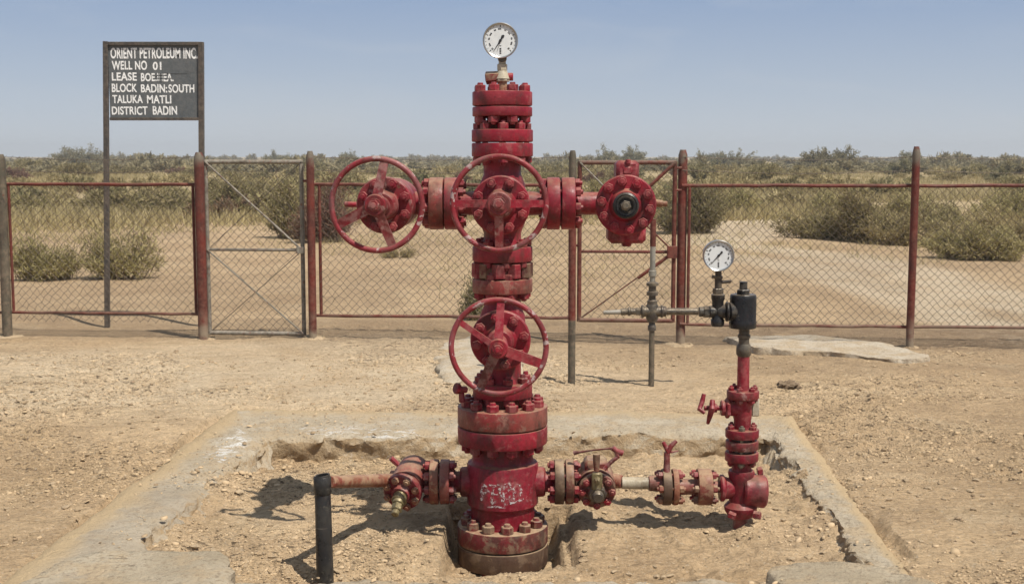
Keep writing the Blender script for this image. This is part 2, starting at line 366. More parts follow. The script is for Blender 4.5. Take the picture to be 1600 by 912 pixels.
# ------------------------------------------------------------------ mesh builder
ORIG = {}
def frame(o, zd, xh=(0, 0, 1)):
    z = Vector(zd).normalized(); x = Vector(xh)
    if abs(z.dot(x)) > 0.95: x = Vector((1, 0, 0))
    x = (x - z * x.dot(z)).normalized(); y = z.cross(x)
    M = Matrix((x, y, z)).transposed().to_4x4(); M.translation = Vector(o); return M
class MB:
    def __init__(s): s.v = []; s.f = []
    def add(s, verts, faces):
        k = len(s.v); s.v += [tuple(p) for p in verts]; s.f += [tuple(i + k for i in f) for f in faces]; return s
    def lathe(s, prof, M=None, n=40, sweep=None):
        M = M or Matrix()
        vs, fs = [], []; rings = []
        for r, h in prof:
            if r < 1e-6: rings.append([len(vs)]); vs.append(M @ Vector((0, 0, h)))
            else:
                rings.append(list(range(len(vs), len(vs) + n)))
                for i in range(n):
                    a = 2 * math.pi * i / n; vs.append(M @ Vector((r * math.cos(a), r * math.sin(a), h)))
        for A, B in zip(rings, rings[1:]):
            if len(A) == 1 and len(B) == 1: continue
            for i in range(n):
                j = (i + 1) % n
                if len(A) == 1: fs.append((A[0], B[j], B[i])[::-1])
                elif len(B) == 1: fs.append((A[i], A[j], B[0]))
                else: fs.append((A[i], A[j], B[j], B[i]))
        return s.add(vs, fs)
    def disc(s, r, h0, h1, M, n=40, c=None):         # a flange ring body with chamfered edges
        c = c if c is not None else min(0.006, (h1 - h0) * 0.2)
        return s.lathe([(0, h0), (r - c, h0), (r - c * .3, h0 + c * .3), (r, h0 + c), (r, h1 - c), (r - c * .3, h1 - c * .3), (r - c, h1), (0, h1)], M, n)
    def cyl(s, p, q, r0, r1=None, n=20, xh=(0, 0, 1)):
        p, q = Vector(p), Vector(q); L = (q - p).length; r1 = r0 if r1 is None else r1
        c = min(r0, r1) * 0.12
        return s.lathe([(0, 0), (r0 - c, 0), (r0, c), (r1, L - c), (r1 - c, L), (0, L)], frame(p, q - p, xh), n)
    def hexa(s, r, h0, h1, M, rot=0.0):
        Mr = M @ Matrix.Rotation(rot, 4, 'Z'); c = r * 0.10
        return s.lathe([(0, h0), (r - c, h0), (r, h0 + c), (r, h1 - c), (r - c, h1), (0, h1)], Mr, 6)
    def tube(s, pts, r, n=10, closed=False, flat=None):
        pts = [Vector(p) for p in pts]; rr = r if isinstance(r, (list, tuple)) else [r] * len(pts)
        vs, fs = [], []; up = None
        for i, p in enumerate(pts):
            a = pts[i - 1] if i else (pts[-1] if closed else p); b = pts[(i + 1) % len(pts)] if (i < len(pts) - 1 or closed) else p
            t = (b - a).normalized()
            if up is None: up = Vector((0, 0, 1)) if abs(t.z) < .9 else Vector((1, 0, 0))
            x = (up - t * up.dot(t)).normalized(); y = t.cross(x); up = x
            for k in range(n):
                an = 2 * math.pi * k / n
                vs.append(p + rr[i] * (math.cos(an) * x + math.sin(an) * y))
        m = len(pts)
        for i in range(m if closed else m - 1):
            for k in range(n):
                j = (i + 1) % m; l = (k + 1) % n
                fs.append((i * n + k, i * n + l, j * n + l, j * n + k))
        if not closed:
            fs.append(tuple(range(n))[::-1]); fs.append(tuple((m - 1) * n + k for k in range(n)))
        return s.add(vs, fs)
    def torus(s, R_, r, M, n=64, k=12):
        return s.tube([M @ Vector((R_ * math.cos(2 * math.pi * i / n), R_ * math.sin(2 * math.pi * i / n), 0)) for i in range(n)], r, k, True)
    def box(s, c, size, M=None, bev=0.1):
        M = M or Matrix(); c = Vector(c); hx, hy, hz = [x / 2 for x in size]; b = min(hx, hy, hz) * bev * 2
        vs = []; fs = []
        # rounded-edge box: 24 vertices, chamfered
        import itertools
        idx = {}
        for sx, sy, sz in itertools.product((-1, 1), repeat=3):
            for ax in range(3):
                p = [sx * (hx - b), sy * (hy - b), sz * (hz - b)]; p[ax] += (sx, sy, sz)[ax] * b
                idx[(sx, sy, sz, ax)] = len(vs); vs.append(M @ (c + Vector(p)))
        S = (-1, 1)
        for a in S:
            for ax in range(3):
                o = [i for i in range(3) if i != ax]; q = []
                for p1, p2 in ((-1, -1), (1, -1), (1, 1), (-1, 1)):
                    k = [0, 0, 0]; k[ax] = a; k[o[0]] = p1; k[o[1]] = p2; q.append(idx[(*k, ax)])
                fs.append(tuple(q if (a > 0) == (ax != 1) else q[::-1]))
        for ax in range(3):
            o = [i for i in range(3) if i != ax]
            for p1 in S:
                for p2 in S:
                    k0 = [0, 0, 0]; k0[ax] = -1; k0[o[0]] = p1; k0[o[1]] = p2; k1 = list(k0); k1[ax] = 1
                    fs.append((idx[(*k0, o[0])], idx[(*k1, o[0])], idx[(*k1, o[1])], idx[(*k0, o[1])]))
        for sx, sy, sz in itertools.product(S, repeat=3):
            fs.append(tuple(idx[(sx, sy, sz, a)] for a in range(3)))
        return s.add(vs, fs)
    def mesh(s, name, mat, o=(0, 0, 0), smooth=38, recalc=True):
        o = Vector(o); me = bpy.data.meshes.new(name)
        me.from_pydata([tuple(Vector(p) - o) for p in s.v], [], s.f); me.update()
        if recalc:
            import bmesh
            b = bmesh.new(); b.from_mesh(me); bmesh.ops.recalc_face_normals(b, faces=b.faces); b.to_mesh(me); b.free()
        me.materials.append(mat)
        if smooth:
            me.polygons.foreach_set('use_smooth', [True] * len(me.polygons))
            me.set_sharp_from_angle(angle=R(smooth))
        return me
    def build(s, name, mat, parent=None, o=None, smooth=38, recalc=True):
        if o is None:
            a = np.array(s.v); o = Vector((a.min(0) + a.max(0)) / 2)
            if parent is None: o.z = a[:, 2].min()
        ob = bpy.data.objects.new(name, s.mesh(name, mat, o, smooth, recalc)); COL.objects.link(ob)
        ORIG[ob] = Vector(o)
        if parent is not None:
            ob.parent = parent; ob.location = Vector(o) - ORIG[parent]
        else: ob.location = o
        return ob
def tag(o, label=None, cat=None, group=None, kind=None):
    for k, x in (('label', label), ('category', cat), ('group', group), ('kind', kind)):
        if x: o[k] = x
    return o
def empty(name, loc, label, cat, group=None):
    o = bpy.data.objects.new(name, None); COL.objects.link(o); o.location = loc; o.empty_display_size = 0.1
    ORIG[o] = Vector(loc); return tag(o, label, cat, group)

# ================================================================== THE GROUND
KI = [G(418, 682, 0.03), G(1205, 676, 0.03), G(1352, 862, 0.03), G(205, 872, 0.03)]     # inner kerb corners: far left, far right, near right, near left
KO = [G(362, 633, 0.03), G(1236, 640, 0.03), G(1418, 888, 0.03), G(92, 880, 0.03)]
KI[2] = Vector((1.46, 4.82, .03)); KI[3] = Vector((-1.66, 4.82, .03))
KO[2] = Vector((1.60, 4.35, .03)); KO[3] = Vector((-2.06, 4.35, .03))
def inside(P, x, y, grow=0.0):          # signed distance-like value (>0 inside) for a convex quad
    d = np.full(np.shape(x), 1e9)
    c = sum(P, Vector()) / 4
    for a, b in zip(P, P[1:] + P[:1]):
        n = Vector((-(b.y - a.y), b.x - a.x)); n.normalize()
        if n.dot(Vector((c.x - a.x, c.y - a.y))) < 0: n = -n
        d = np.minimum(d, (x - a.x) * n.x + (y - a.y) * n.y)
    return d
PIT = (-0.315, 0.285, 5.28, 6.16)
def ground_h(x, y, detail=True):
    x = np.asarray(x, float); y = np.asarray(y, float)
    h = 0.02 * fbm(x * .7, y * .7, oct=3, seed=3)
    far = sstep(14, 40, np.hypot(x, y))
    h = h * (1 - .2 * far) + far * 0.12 * fbm(x * .08, y * .08, oct=3, seed=9)
    near = 1 - sstep(10, 16, np.hypot(x, y))
    if detail:
        patch = sstep(-.25, .45, fbm(x * .9, y * .9, oct=3, seed=21))
        c = fbm(x * 11, y * 17, oct=4, seed=33, gain=.6)
        cl = np.clip(c - .10, 0, 1) ** 0.8
        h = h + near * (0.020 * cl * (.35 + .9 * patch) + 0.004 * fbm(x * 30, y * 30, oct=2, seed=40))
    di = inside(KI, x, y); do = inside(KO, x, y)
    floor = -0.055 - 0.085 * sstep(5.75, 4.9, y) * sstep(0.25, -0.5, x) - 0.03 * sstep(5.6, 4.9, y) + .018 * fbm(x * 2.4, y * 2.4, oct=4, seed=5)
    floor = floor - .055 * sstep(6.6, 7.25, y)
    if detail:
        floor = floor + 0.026 * np.clip(fbm(x * 9, y * 12, oct=4, seed=61, gain=.6) - .05, 0, 1) + .005 * fbm(x * 28, y * 28, oct=2, seed=41)
    edge = .016 * fbm(x * 5, y * 5, oct=3, seed=70)
    pd = np.minimum(np.minimum(x - PIT[0], PIT[1] - x), np.minimum(y - PIT[2], PIT[3] - y)) + edge
    floor = floor - 0.185 * sstep(-0.012, 0.025, pd) + np.where(x > .20, .12 * sstep(-0.01, 0.03, pd), 0) * sstep(.20, .24, x)
    sl = inside(KI, x, y)
    bank = np.clip(1 - np.abs(sl + .04) / (.20 + .06 * fbm(x * 2, y * 2, oct=2, seed=76)), 0, 1) * 0.062 * (1 + .7 * fbm(x * 4, y * 4, oct=4, seed=77))
    floor = floor + bank * sstep(6.9, 6.3, y) - .015 * sstep(.10, .02, sl) * sstep(6.9, 7.1, y)
    t = sstep(-.115, -.07, di)
    h = np.where(do > -.05, h - 0.055 * sstep(-.05, .10, do + .11 * fbm(x * 2.5, y * 2.5, oct=4, seed=81)), h)
    h = h * (1 - t) + floor * t
    h = np.where((di < -.035) & (do > .03), np.minimum(h, -.004), h)
    return h
def axis_coords(dense, step, lo, hi, grow):
    a = list(np.arange(dense[0], dense[1] + 1e-6, step))
    s = step; x = a[-1]
    while x < hi: s *= grow; x += s; a.append(x)
    s = step; x = a[0]; pre = []
    while x > lo: s *= grow; x -= s; pre.append(x)
    return np.array(pre[::-1] + a)
def lerp_pts(pts, y): return np.interp(y, [p[1] for p in pts], [p[0] for p in pts])
def build_ground():
    xs = axis_coords((-3.2, 3.2), 0.018, -2500, 2500, 1.075)
    ys = axis_coords((4.4, 9.2), 0.018, -60, 5000, 1.028)
    X, Y = np.meshgrid(xs, ys)
    H = ground_h(X, Y)
    nx, ny = len(xs), len(ys)
    co = np.stack([X, Y, H], -1).reshape(-1, 3)
    i = np.arange(nx * ny).reshape(ny, nx)
    q = np.stack([i[:-1, :-1], i[:-1, 1:], i[1:, 1:], i[1:, :-1]], -1).reshape(-1, 4)
    me = bpy.data.meshes.new('ground')
    me.vertices.add(len(co)); me.vertices.foreach_set('co', co.ravel())
    me.loops.add(q.size); me.loops.foreach_set('vertex_index', q.ravel().astype(np.int32))
    me.polygons.add(len(q)); me.polygons.foreach_set('loop_start', np.arange(0, q.size, 4, dtype=np.int32))
    me.polygons.foreach_set('loop_total', np.full(len(q), 4, dtype=np.int32))
    me.update(); me.validate()
    me.polygons.foreach_set('use_smooth', [True] * len(me.polygons))
    # tracks, dark soil, clods
    x, y = X.ravel(), Y.ravel()
    wob = .5 * fbm(x * .25, y * .25, oct=3, seed=90)
    def band(pts, wd):
        P = [G(*p) for p in pts]
        d = np.full(len(x), 1e9); wmin = np.zeros(len(x))
        for a, b in zip(P, P[1:]):
            ab = np.array((b.x - a.x, b.y - a.y)); L2 = ab @ ab
            t = np.clip(((x - a.x) * ab[0] + (y - a.y) * ab[1]) / L2, 0, 1)
            d = np.minimum(d, np.hypot(x - a.x - t * ab[0], y - a.y - t * ab[1]))
        return 1 - sstep(wd * .35, wd, d + wob * .3)
    track = np.maximum(band([(1750, 505), (1560, 468), (1440, 430), (1330, 404), (1200, 388), (1120, 378)], 1.0), band([(1750, 560), (1520, 500), (1380, 452), (1260, 418), (1140, 400)], .8))
    track = np.maximum(track, band([(1130, 372), (1180, 350), (1230, 338), (1260, 330)], 1.6))
    track = np.maximum(track, .55 * (1 - sstep(1.0, 2.2, np.abs(y - 9.3 - .05 * x + wob))) * sstep(2.5, -1, x))
    track = np.maximum(track, .45 * band([(0, 600), (300, 560), (600, 545)], 1.2))
    dark = (1 - sstep(.55, 1.15, np.abs(y - (12.15 - .085 * x) + .3 * wob))) * (.62 + .38 * sstep(-1, 3, x))
    dark = np.maximum(dark, .45 * sstep(-.1, .4, fbm(x * .5, y * .25, oct=4, seed=97)) * sstep(11.5, 12.5, y) * sstep(36, 30, y))
    dark = np.maximum(dark, .26 * sstep(12, 13.5, y) * sstep(36, 32, y))
    dark = np.maximum(dark, .35 * sstep(.1, .5, fbm(x * .35, y * .35, oct=4, seed=95)) * sstep(14, 10, y))
    dark = np.maximum(dark, .30 * sstep(2.0, 3.4, x) * sstep(11, 8, y))
    scr = sstep(33, 50, y + 3 * wob)
    clod = sstep(-.3, .5, fbm(x * .9, y * .9, oct=3, seed=21)) * sstep(16, 9, np.hypot(x, y))
    at = me.color_attributes.new('mask', 'FLOAT_COLOR', 'POINT')
    at.data.foreach_set('color', np.stack([track, dark, clod, scr], -1).ravel())
    me.materials.append(GROUND)
    o = bpy.data.objects.new('ground', me); COL.objects.link(o)
    tag(o, 'dry sandy ground with scattered clods and a pale dirt track', 'ground', kind='structure')
build_ground()

def gz(x, y): return float(ground_h(np.array([x]), np.array([y]), False)[0])

# ---------------------------------------------------------------- concrete surround
def build_kerb():
    prof = [(0.06, -.26), (0.04, -.14), (0.025, -.10), (0.015, -.07), (0.008, -.045), (0.003, -.02), (.0, .003), (.012, .014), (.035, .021), (.07, .025), (.12, .028), (.2, .028), (.28, .028), (.36, .028), (.46, .028), (.56, .027), (.66, .026), (.76, .024), (.86, .020), (.95, .010), (1.02, -.010), (1.12, -.07)]
    V, Fc, mask = [], [], []
    loop = []
    for k in range(4):
        a, b = k, (k + 1) % 4
        n = int((KI[a] - KI[b]).length / .016)
        for j in range(n): loop.append((a, b, j / n))
    n, m = len(loop), len(prof)
    for a, b, t in loop:
        I = KI[a].lerp(KI[b], t); O = KO[a].lerp(KO[b], t)
        wdt = (O - I).length; d = (O - I).normalized()
        for s, z in prof:
            if z < -.015 and s < .2: p = I - d * (s * (.25 if a == 0 else (1.3 if a == 2 else 6.5)))
            else: p = I + d * (s * wdt)
            V.append((p.x, p.y, z))
            wh = 0.0; gr = 0.0
            if a == 3 and .12 < s < .5 and .70 < t < .93: wh = .8
            if a == 0 and s < .32 and s > .02 and (.08 < t < .30): wh = .6
            if a == 3 and t < .62: gr = .8 * sstep(.64, .4, t)
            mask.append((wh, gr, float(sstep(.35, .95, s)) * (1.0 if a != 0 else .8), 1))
    V = np.array(V)
    amp = np.tile(np.array([1 if p[1] < -.015 and p[0] < .2 else .5 for p in prof]), n)
    nx = fbm(V[:, 0] * 4, V[:, 1] * 4, V[:, 2] * 6, oct=5, seed=101, gain=.6)
    ny = fbm(V[:, 0] * 4, V[:, 1] * 4, V[:, 2] * 6, oct=5, seed=131, gain=.6)
    nz = fbm(V[:, 0] * 3, V[:, 1] * 3, oct=5, seed=151)
    hx = fbm(V[:, 0] * 11, V[:, 1] * 11, V[:, 2] * 16, oct=3, seed=171, gain=.55); hy = fbm(V[:, 0] * 11, V[:, 1] * 11, V[:, 2] * 16, oct=3, seed=181, gain=.55)
    ed = np.tile(np.array([1.0 if p[0] <= .07 else .4 for p in prof]), n)
    V[:, 0] += (.024 * nx + .016 * hx) * ed; V[:, 1] += (.024 * ny + .016 * hy) * ed
    V[:, 2] += .010 * fbm(V[:, 0] * 16, V[:, 1] * 16, V[:, 2] * 16, oct=4, seed=191, gain=.6) * np.where(ed > .9, .8, .25)
    V[:, 2] -= np.tile(np.array([.012 if (p[0] <= .07 and p[1] > 0) else 0 for p in prof]), n) * np.clip(.2 + nx, 0, 1.0)
    V[:, 2] += .009 * nz + np.where(V[:, 2] > -.01, .005 * fbm(V[:, 0] * 22, V[:, 1] * 22, oct=3, seed=160), 0)
    # the right-hand kerb is lower and crumbled
    V[:, 2] -= np.where((V[:, 0] > 1.3) & (V[:, 2] > -.03), .012 * (1 + nz), 0)
    for i in range(n):
        for j in range(m - 1):
            i2 = (i + 1) % n
            Fc.append((i * m + j, i2 * m + j, i2 * m + j + 1, i * m + j + 1))
    b = MB(); b.v = [tuple(p) for p in V]; b.f = Fc
    o = b.build('concrete_kerb', KERB, None, (0, 6.5, 0), smooth=45)
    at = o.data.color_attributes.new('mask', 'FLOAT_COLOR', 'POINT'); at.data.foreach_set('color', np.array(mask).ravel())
    tag(o, 'low crumbling concrete kerb with white paint marks framing the well cellar', 'kerb')
build_kerb()

def slab(name, pts, z0, z1, mat, label, cat, seed, rough=.02, bevel=.03, dome=0.0):
    """an irregular lump of concrete: outline pts (x, y) from far left clockwise"""
    P = [Vector((p[0], p[1], 0)) for p in pts]; c = sum(P, Vector()) / len(P)
    out = []
    for a, b in zip(P, P[1:] + P[:1]):
        k = max(2, int((b - a).length / .035))
        out += [a.lerp(b, i / k) for i in range(k)]
    out = np.array([(p.x, p.y) for p in out])
    # round the corners
    for _ in range(4): out = .5 * out + .25 * (np.roll(out, 1, 0) + np.roll(out, -1, 0))
    n = len(out); rings = []
    cc = np.array((c.x, c.y))
    for s, z in [(1.0, z0), (1.0, z0 + (z1 - z0) * .6), (.985, z1 - bevel * .3), (.95, z1)] + [(q, z1 + dome * (1 - q * q)) for q in (.85, .7, .55, .4, .25, .1)]:
        d = out - cc
        L = np.linalg.norm(d, axis=1, keepdims=True)
        rr = cc + d * s if s < .9 else cc + d * (1 - (1 - s) * 1.0)
        rings.append(np.column_stack([rr, np.full(n, z)]))
    V = np.concatenate(rings)
    a = rough * 1.6
    top = np.repeat(np.array([1, 1, .7, .5] + [.25] * 6), n)
    V[:, 0] += a * top * fbm(V[:, 0] * 5, V[:, 1] * 5, V[:, 2] * 7, oct=4, seed=seed, gain=.6)
    V[:, 1] += a * top * fbm(V[:, 0] * 5, V[:, 1] * 5, V[:, 2] * 7, oct=4, seed=seed + 30, gain=.6)
    V[:, 2] += np.where(np.arange(len(V)) >= n, rough * .5 * fbm(V[:, 0] * 4, V[:, 1] * 4, oct=5, seed=seed + 60), 0)
    F = []
    m = len(rings)
    for i in range(m - 1):
        for j in range(n): F.append((i * n + j, i * n + (j + 1) % n, (i + 1) * n + (j + 1) % n, (i + 1) * n + j))
    F.append(tuple((m - 1) * n + j for j in range(n)))
    b = MB(); b.v = [tuple(p) for p in V]; b.f = F
    o = b.build(name, mat, None, None, smooth=50)
    return tag(o, label, cat)
def gp(u, v, z=0.0): p = G(u, v, z); return (p.x, p.y)
slab('concrete_slab', [gp(1126, 532), gp(1210, 530), gp(1310, 533), gp(1400, 548), gp(1460, 566), gp(1420, 572), gp(1330, 562), gp(1250, 557), gp(1180, 551)], -.06, .05, SLAB, 'long pale broken concrete slab lying by the right fence', 'slab', 301, .022, .012)
slab('concrete_lump', [gp(690, 540), gp(735, 526), gp(800, 530), gp(830, 560), gp(800, 600), gp(720, 606), gp(680, 590)], -.05, .018, SLAB, 'flat pale concrete lump on the sand behind the lower handwheel', 'concrete', 331, .04, dome=.02)
slab('concrete_slab', [gp(120, 862, .04), gp(350, 858, .04), (-1.12, 4.86), (-1.14, 4.3), (-2.1, 4.3)], -.25, .045, CHUNK, 'grey concrete slab at the near left corner of the cellar kerb', 'slab', 361, .022)
slab('concrete_slab', [(1.08, 5.02), (1.25, 5.06), (1.58, 4.98), (1.75, 4.5), (1.7, 4.3), (1.05, 4.3), (1.02, 4.9)], -.25, .035, CHUNK, 'grey concrete slab at the near right corner of the cellar kerb', 'slab', 391, .03)

def quick_mesh(name, V, F, mat):
    me = bpy.data.meshes.new(name); V = np.asarray(V, float); F = np.asarray(F)
    me.vertices.add(len(V)); me.vertices.foreach_set('co', V.ravel())
    m = F.shape[1]
    me.loops.add(F.size); me.loops.foreach_set('vertex_index', F.ravel().astype(np.int32))
    me.polygons.add(len(F)); me.polygons.foreach_set('loop_start', np.arange(0, F.size, m, dtype=np.int32)); me.polygons.foreach_set('loop_total', np.full(len(F), m, dtype=np.int32))
    me.update(); me.materials.append(mat); return me

# loose stones and clods (nobody could count them)
def icos():
    import bmesh
    b = bmesh.new(); bmesh.ops.create_icosphere(b, subdivisions=1, radius=1)
    v = np.array([x.co[:] for x in b.verts]); f = [[x.index for x in p.verts] for p in b.faces]; b.free(); return v, np.array(f)
def build_stones():
    v0, f0 = icos(); nv = len(v0)
    V, F = [], []; k = 0
    N = 9000
    xs = rng.uniform(-1, 1, N); t = rng.uniform(0, 1, N)
    ys = 4.5 + 6.6 * t ** 1.2
    xs = xs * (.5 * ys + .6)
    cl = fbm(xs * 1.1, ys * 1.1, oct=3, seed=21)
    keep = rng.uniform(-.7, .7, N) < cl * 1.2 + .05
    xs, ys = xs[keep], ys[keep]
    do, di = inside(KO, xs, ys), inside(KI, xs, ys)
    ok = ~((do > 0) & (di < .0))
    xs, ys = xs[ok], ys[ok]
    zs = ground_h(xs, ys)
    sz = .003 + .015 * rng.random(len(xs)) ** 3.6
    for x, y, z, s in zip(xs, ys, zs, sz):
        q = v0 * (1 + .5 * rng.uniform(-.5, .5, (nv, 1))) * np.array([rng.uniform(.8, 2.0), rng.uniform(.7, 1.3), rng.uniform(.35, .8)]) * s
        a = rng.uniform(0, 6.28); c, s_ = math.cos(a), math.sin(a)
        q = np.column_stack([q[:, 0] * c - q[:, 1] * s_, q[:, 0] * s_ + q[:, 1] * c, q[:, 2]]) + (x, y, z + s * .2)
        V.append(q); F.append(f0 + k); k += nv
    b = MB(); b.v = [tuple(p) for p in np.concatenate(V)]; b.f = [tuple(p) for p in np.concatenate(F)]
    o = b.build('gravel', STONE, None, (0, 7, 0), smooth=0, recalc=False)
    tag(o, 'loose stones and dry clods scattered over the sand', 'gravel', kind='stuff')
build_stones()
def build_flakes():
    r = np.random.default_rng(19)
    N = 170000
    t = r.random(N); y = 4.45 + 6.2 * t ** 1.15; x = r.uniform(-1, 1, N) * (.46 * y + .3)
    cl = fbm(x * .9, y * .9, oct=3, seed=21) + .5 * fbm(x * 3, y * 3, oct=3, seed=23)
    inn = inside(KI, x, y) > 0
    keep = r.uniform(-.9, 1.1, N) < cl * 1.5 - .1 + np.where(inn, .0, 0)
    onk = (inside(KO, x, y) > 0.03) & (inside(KI, x, y) < .01)
    ok = keep & (~onk | (r.random(N) < .16))
    x, y = x[ok], y[ok]; n = len(x); z = np.where(onk[ok], .031, ground_h(x, y))
    L = .0022 + .0075 * r.random(n) ** 2.5 + .013 * (r.random(n) > np.where(np.abs(inside(KI, x, y) - .06) < .10, .955, .986)); Wd = L * r.uniform(.4, .9, n); th = L * r.uniform(.25, .6, n)
    a = r.normal(.25, .7, n); tilt = np.clip(np.abs(r.normal(0, .38, n)), 0, .8); td = r.uniform(0, 6.28, n)
    k = 6
    ang = np.linspace(0, 2 * math.pi, k, endpoint=False)[None, :] + r.uniform(-.3, .3, (n, k))
    rad = r.uniform(.7, 1.1, (n, k))
    px = np.cos(ang) * rad * L[:, None]; py = np.sin(ang) * rad * Wd[:, None]
    px = np.concatenate([px, px * .9, ], 1); py = np.concatenate([py, py * .9], 1)
    pz = np.concatenate([np.zeros((n, k)), np.repeat(th[:, None], k, 1)], 1)
    qx = px * np.cos(a)[:, None] - py * np.sin(a)[:, None]; qy = px * np.sin(a)[:, None] + py * np.cos(a)[:, None]
    dx, dy = np.cos(td)[:, None], np.sin(td)[:, None]; tt = np.tan(tilt)[:, None]
    qz = pz + (qx * dx + qy * dy) * tt * .7
    V = np.stack([qx + x[:, None], qy + y[:, None], qz + z[:, None] + .001 + .3 * (L * np.tan(tilt) * .7)[:, None]], -1).reshape(-1, 3)
    base = (np.arange(n) * 2 * k)[:, None]
    fs = []
    for i in range(k):
        j = (i + 1) % k; fs.append(base + np.array([[i, j, k + j, k + i]]))
    for q in ((0, 1, 2, 3), (0, 3, 4, 5)): fs.append(base + k + np.array([q]))
    F = np.concatenate(fs)
    me = quick_mesh('clay_flakes', V, F, FLAKE); o = bpy.data.objects.new('clay_flakes', me); COL.objects.link(o)
    tag(o, 'small curled flakes of dry clay littering the sand', 'clay flakes', kind='stuff')

build_flakes()
def clod(x, y, sz, seed, label):
    import bmesh
    b = bmesh.new(); bmesh.ops.create_icosphere(b, subdivisions=4, radius=1); V = np.array([v.co[:] for v in b.verts]); F = [[v.index for v in f.verts] for f in b.faces]; b.free()
    V = V * (1 + .55 * fbm(V[:, 0] * 1.8 + seed, V[:, 1] * 1.8, V[:, 2] * 1.8, oct=5, seed=seed, gain=.6))[:, None] * np.array([sz * 1.4, sz, sz * .8]) + (x, y, gz(x, y) + sz * .15)
    m = MB(); m.v = [tuple(p) for p in V]; m.f = [tuple(f) for f in F]
    tag(m.build('dirt_clod', DIRT, None, None, smooth=60), label, 'clod')
p_ = G(1230, 607); clod(p_.x, p_.y, .055, 3, 'dark crumbly dirt clod on the sand behind the right riser')

# ================================================================== FENCE
def fy(x): return 11.38 - .078 * x          # the fence line
def FX(u):                                   # place on the fence line seen at column u (near the ground)
    y = 11.38
    for _ in range(6):
        x = (u - 800) / FPX * y / ray(800, 450).y; y = fy(x)
    return x
def post(parent, ub, vb, vt, wpx, mat, ut=None, tip=True, y=None, mat_name='post', topmat=None):
    g = G(ub, vb) if y is None else W(ub, vb, y)
    yb = g.y; r = PX(wpx / 2, yb)
    top = W(ut if ut is not None else ub - 3, vt, yb)
    base = Vector((g.x, yb, -.12))
    top.x = g.x + (top.x - g.x) * .35
    b = MB(); L = (top - base).length
    b.lathe([(0, 0), (r * 1.0, 0), (r, L - .09), (r * .98, L - .05), (r * .75, L - .018), (r * .62, L), (0, L)], frame(base, top - base), 18)
    o = b.build(mat_name, mat, parent)
    return base, top, r, o
def rail(parent, p, q, r, mat, name='rail'):
    return MB().tube([Vector(p).lerp(Vector(q), i / 12) + Vector((0, 0, random.uniform(-.004, .004))) for i in range(13)], r, 8).build(name, mat, parent)
def chainlink(parent, p, q, h0, h1, pitch=.076, r=.0022, seed=1):
    rr = random.Random(seed); p, q = Vector(p), Vector(q); D = q - p; D.z = 0; wd = D.length; d = D / wd; hh = h1 - h0
    nrm = Vector((-d.y, d.x, 0)); up = Vector((0, 0, 1)); b = MB()
    vs, fs = [], []
    for fam in (1, -1):
        k0 = int(-hh / pitch) - 1; k1 = int((wd + hh) / pitch) + 1
        for k in range(k0, k1 + 1):
            s0 = k * pitch
            ts = [i * pitch / 2 for i in range(int(hh / (pitch / 2)) + 2)]
            pts = []
            for i, t in enumerate(ts):
                t = min(t, hh); s = s0 + t if fam > 0 else s0 - t + hh
                if -1e-6 <= s <= wd + 1e-6:
                    j = .009
                    z = (i % 2 * 2 - 1) * fam * .003
                    sag = .022 * math.sin(s * 2.1 + seed) * math.sin(t * 3)
                    pts.append(p + d * min(max(s + rr.uniform(-j, j), 0), wd) + up * (h0 - p.z + t + rr.uniform(-j, j)) + nrm * (z + sag))
                if t >= hh: break
            if len(pts) < 2: continue
            dirv = (d * fam + up).normalized(); a = dirv.cross(nrm).normalized()
            base = len(vs)
            for x in pts:
                for an in (0.5, 2.6, 4.7): vs.append(x + r * (math.cos(an) * a + math.sin(an) * nrm))
            for i in range(len(pts) - 1):
                for c in range(3):
                    c2 = (c + 1) % 3
                    fs.append((base + i * 3 + c, base + i * 3 + c2, base + i * 3 + 3 + c2, base + i * 3 + 3 + c))
    b.v = [tuple(x) for x in vs]; b.f = fs
    return b.build('wire_mesh', WIRE, parent, smooth=0, recalc=False)
def footing(parent, x, y, s, seed):
    rr = random.Random(seed); b = MB(); s *= .75; prof = [(0, .02), (s * .55, .018), (s * .85, .012), (s * 1.2, -.03)]
    b.lathe(prof, Matrix.Translation((x, y, gz(x, y))), 18)
    b.v = [(p[0] + rr.uniform(-.025, .025), p[1] + rr.uniform(-.025, .025), p[2] + rr.uniform(-.008, .008)) for p in b.v]
    return b.build('footing', STONE, parent, smooth=60)
def fpt(x, z): return Vector((x, fy(x), z))
RT, RB = 1.445, .235                         # rail heights
# left run
fl = empty('chain_link_fence', (FX(160), fy(FX(160)), 0), 'rusty chain link fence panel in front of the signboard, left of the grey gate', 'fence', 'fence runs behind the wellhead')
xA, xB = FX(12), FX(317)
post(fl, 12, 527, 241, 15, FGREY, 2); post(fl, 318, 531, 238, 15.5, FRED, 311)
MB().cyl(fpt(xA - 2.6, -.1), fpt(xA - 2.6, 1.75), .042).build('post', FGREY, fl)
footing(fl, xA, fy(xA), .16, 3); footing(fl, xB, fy(xB), .17, 4)
rail(fl, fpt(xA - 2.6, RT), fpt(xA, RT), .016, FRED); rail(fl, fpt(xA - 2.6, RB), fpt(xA, RB), .014, FRED)
rail(fl, fpt(xA, RT), fpt(xB, RT), .016, FRED); rail(fl, fpt(xA, RB), fpt(xB, RB), .014, FRED)
rail(fl, fpt(xA + .05, RB), fpt(xA + .05, RT), .014, FRED); rail(fl, fpt(xB - .07, RB), fpt(xB - .07, RT), .014, FRED)
chainlink(fl, fpt(xA - 2.5, 0), fpt(xA - .06, 0), RB, RT, seed=2); chainlink(fl, fpt(xA + .06, 0), fpt(xB - .06, 0), RB - .08, RT, seed=3)
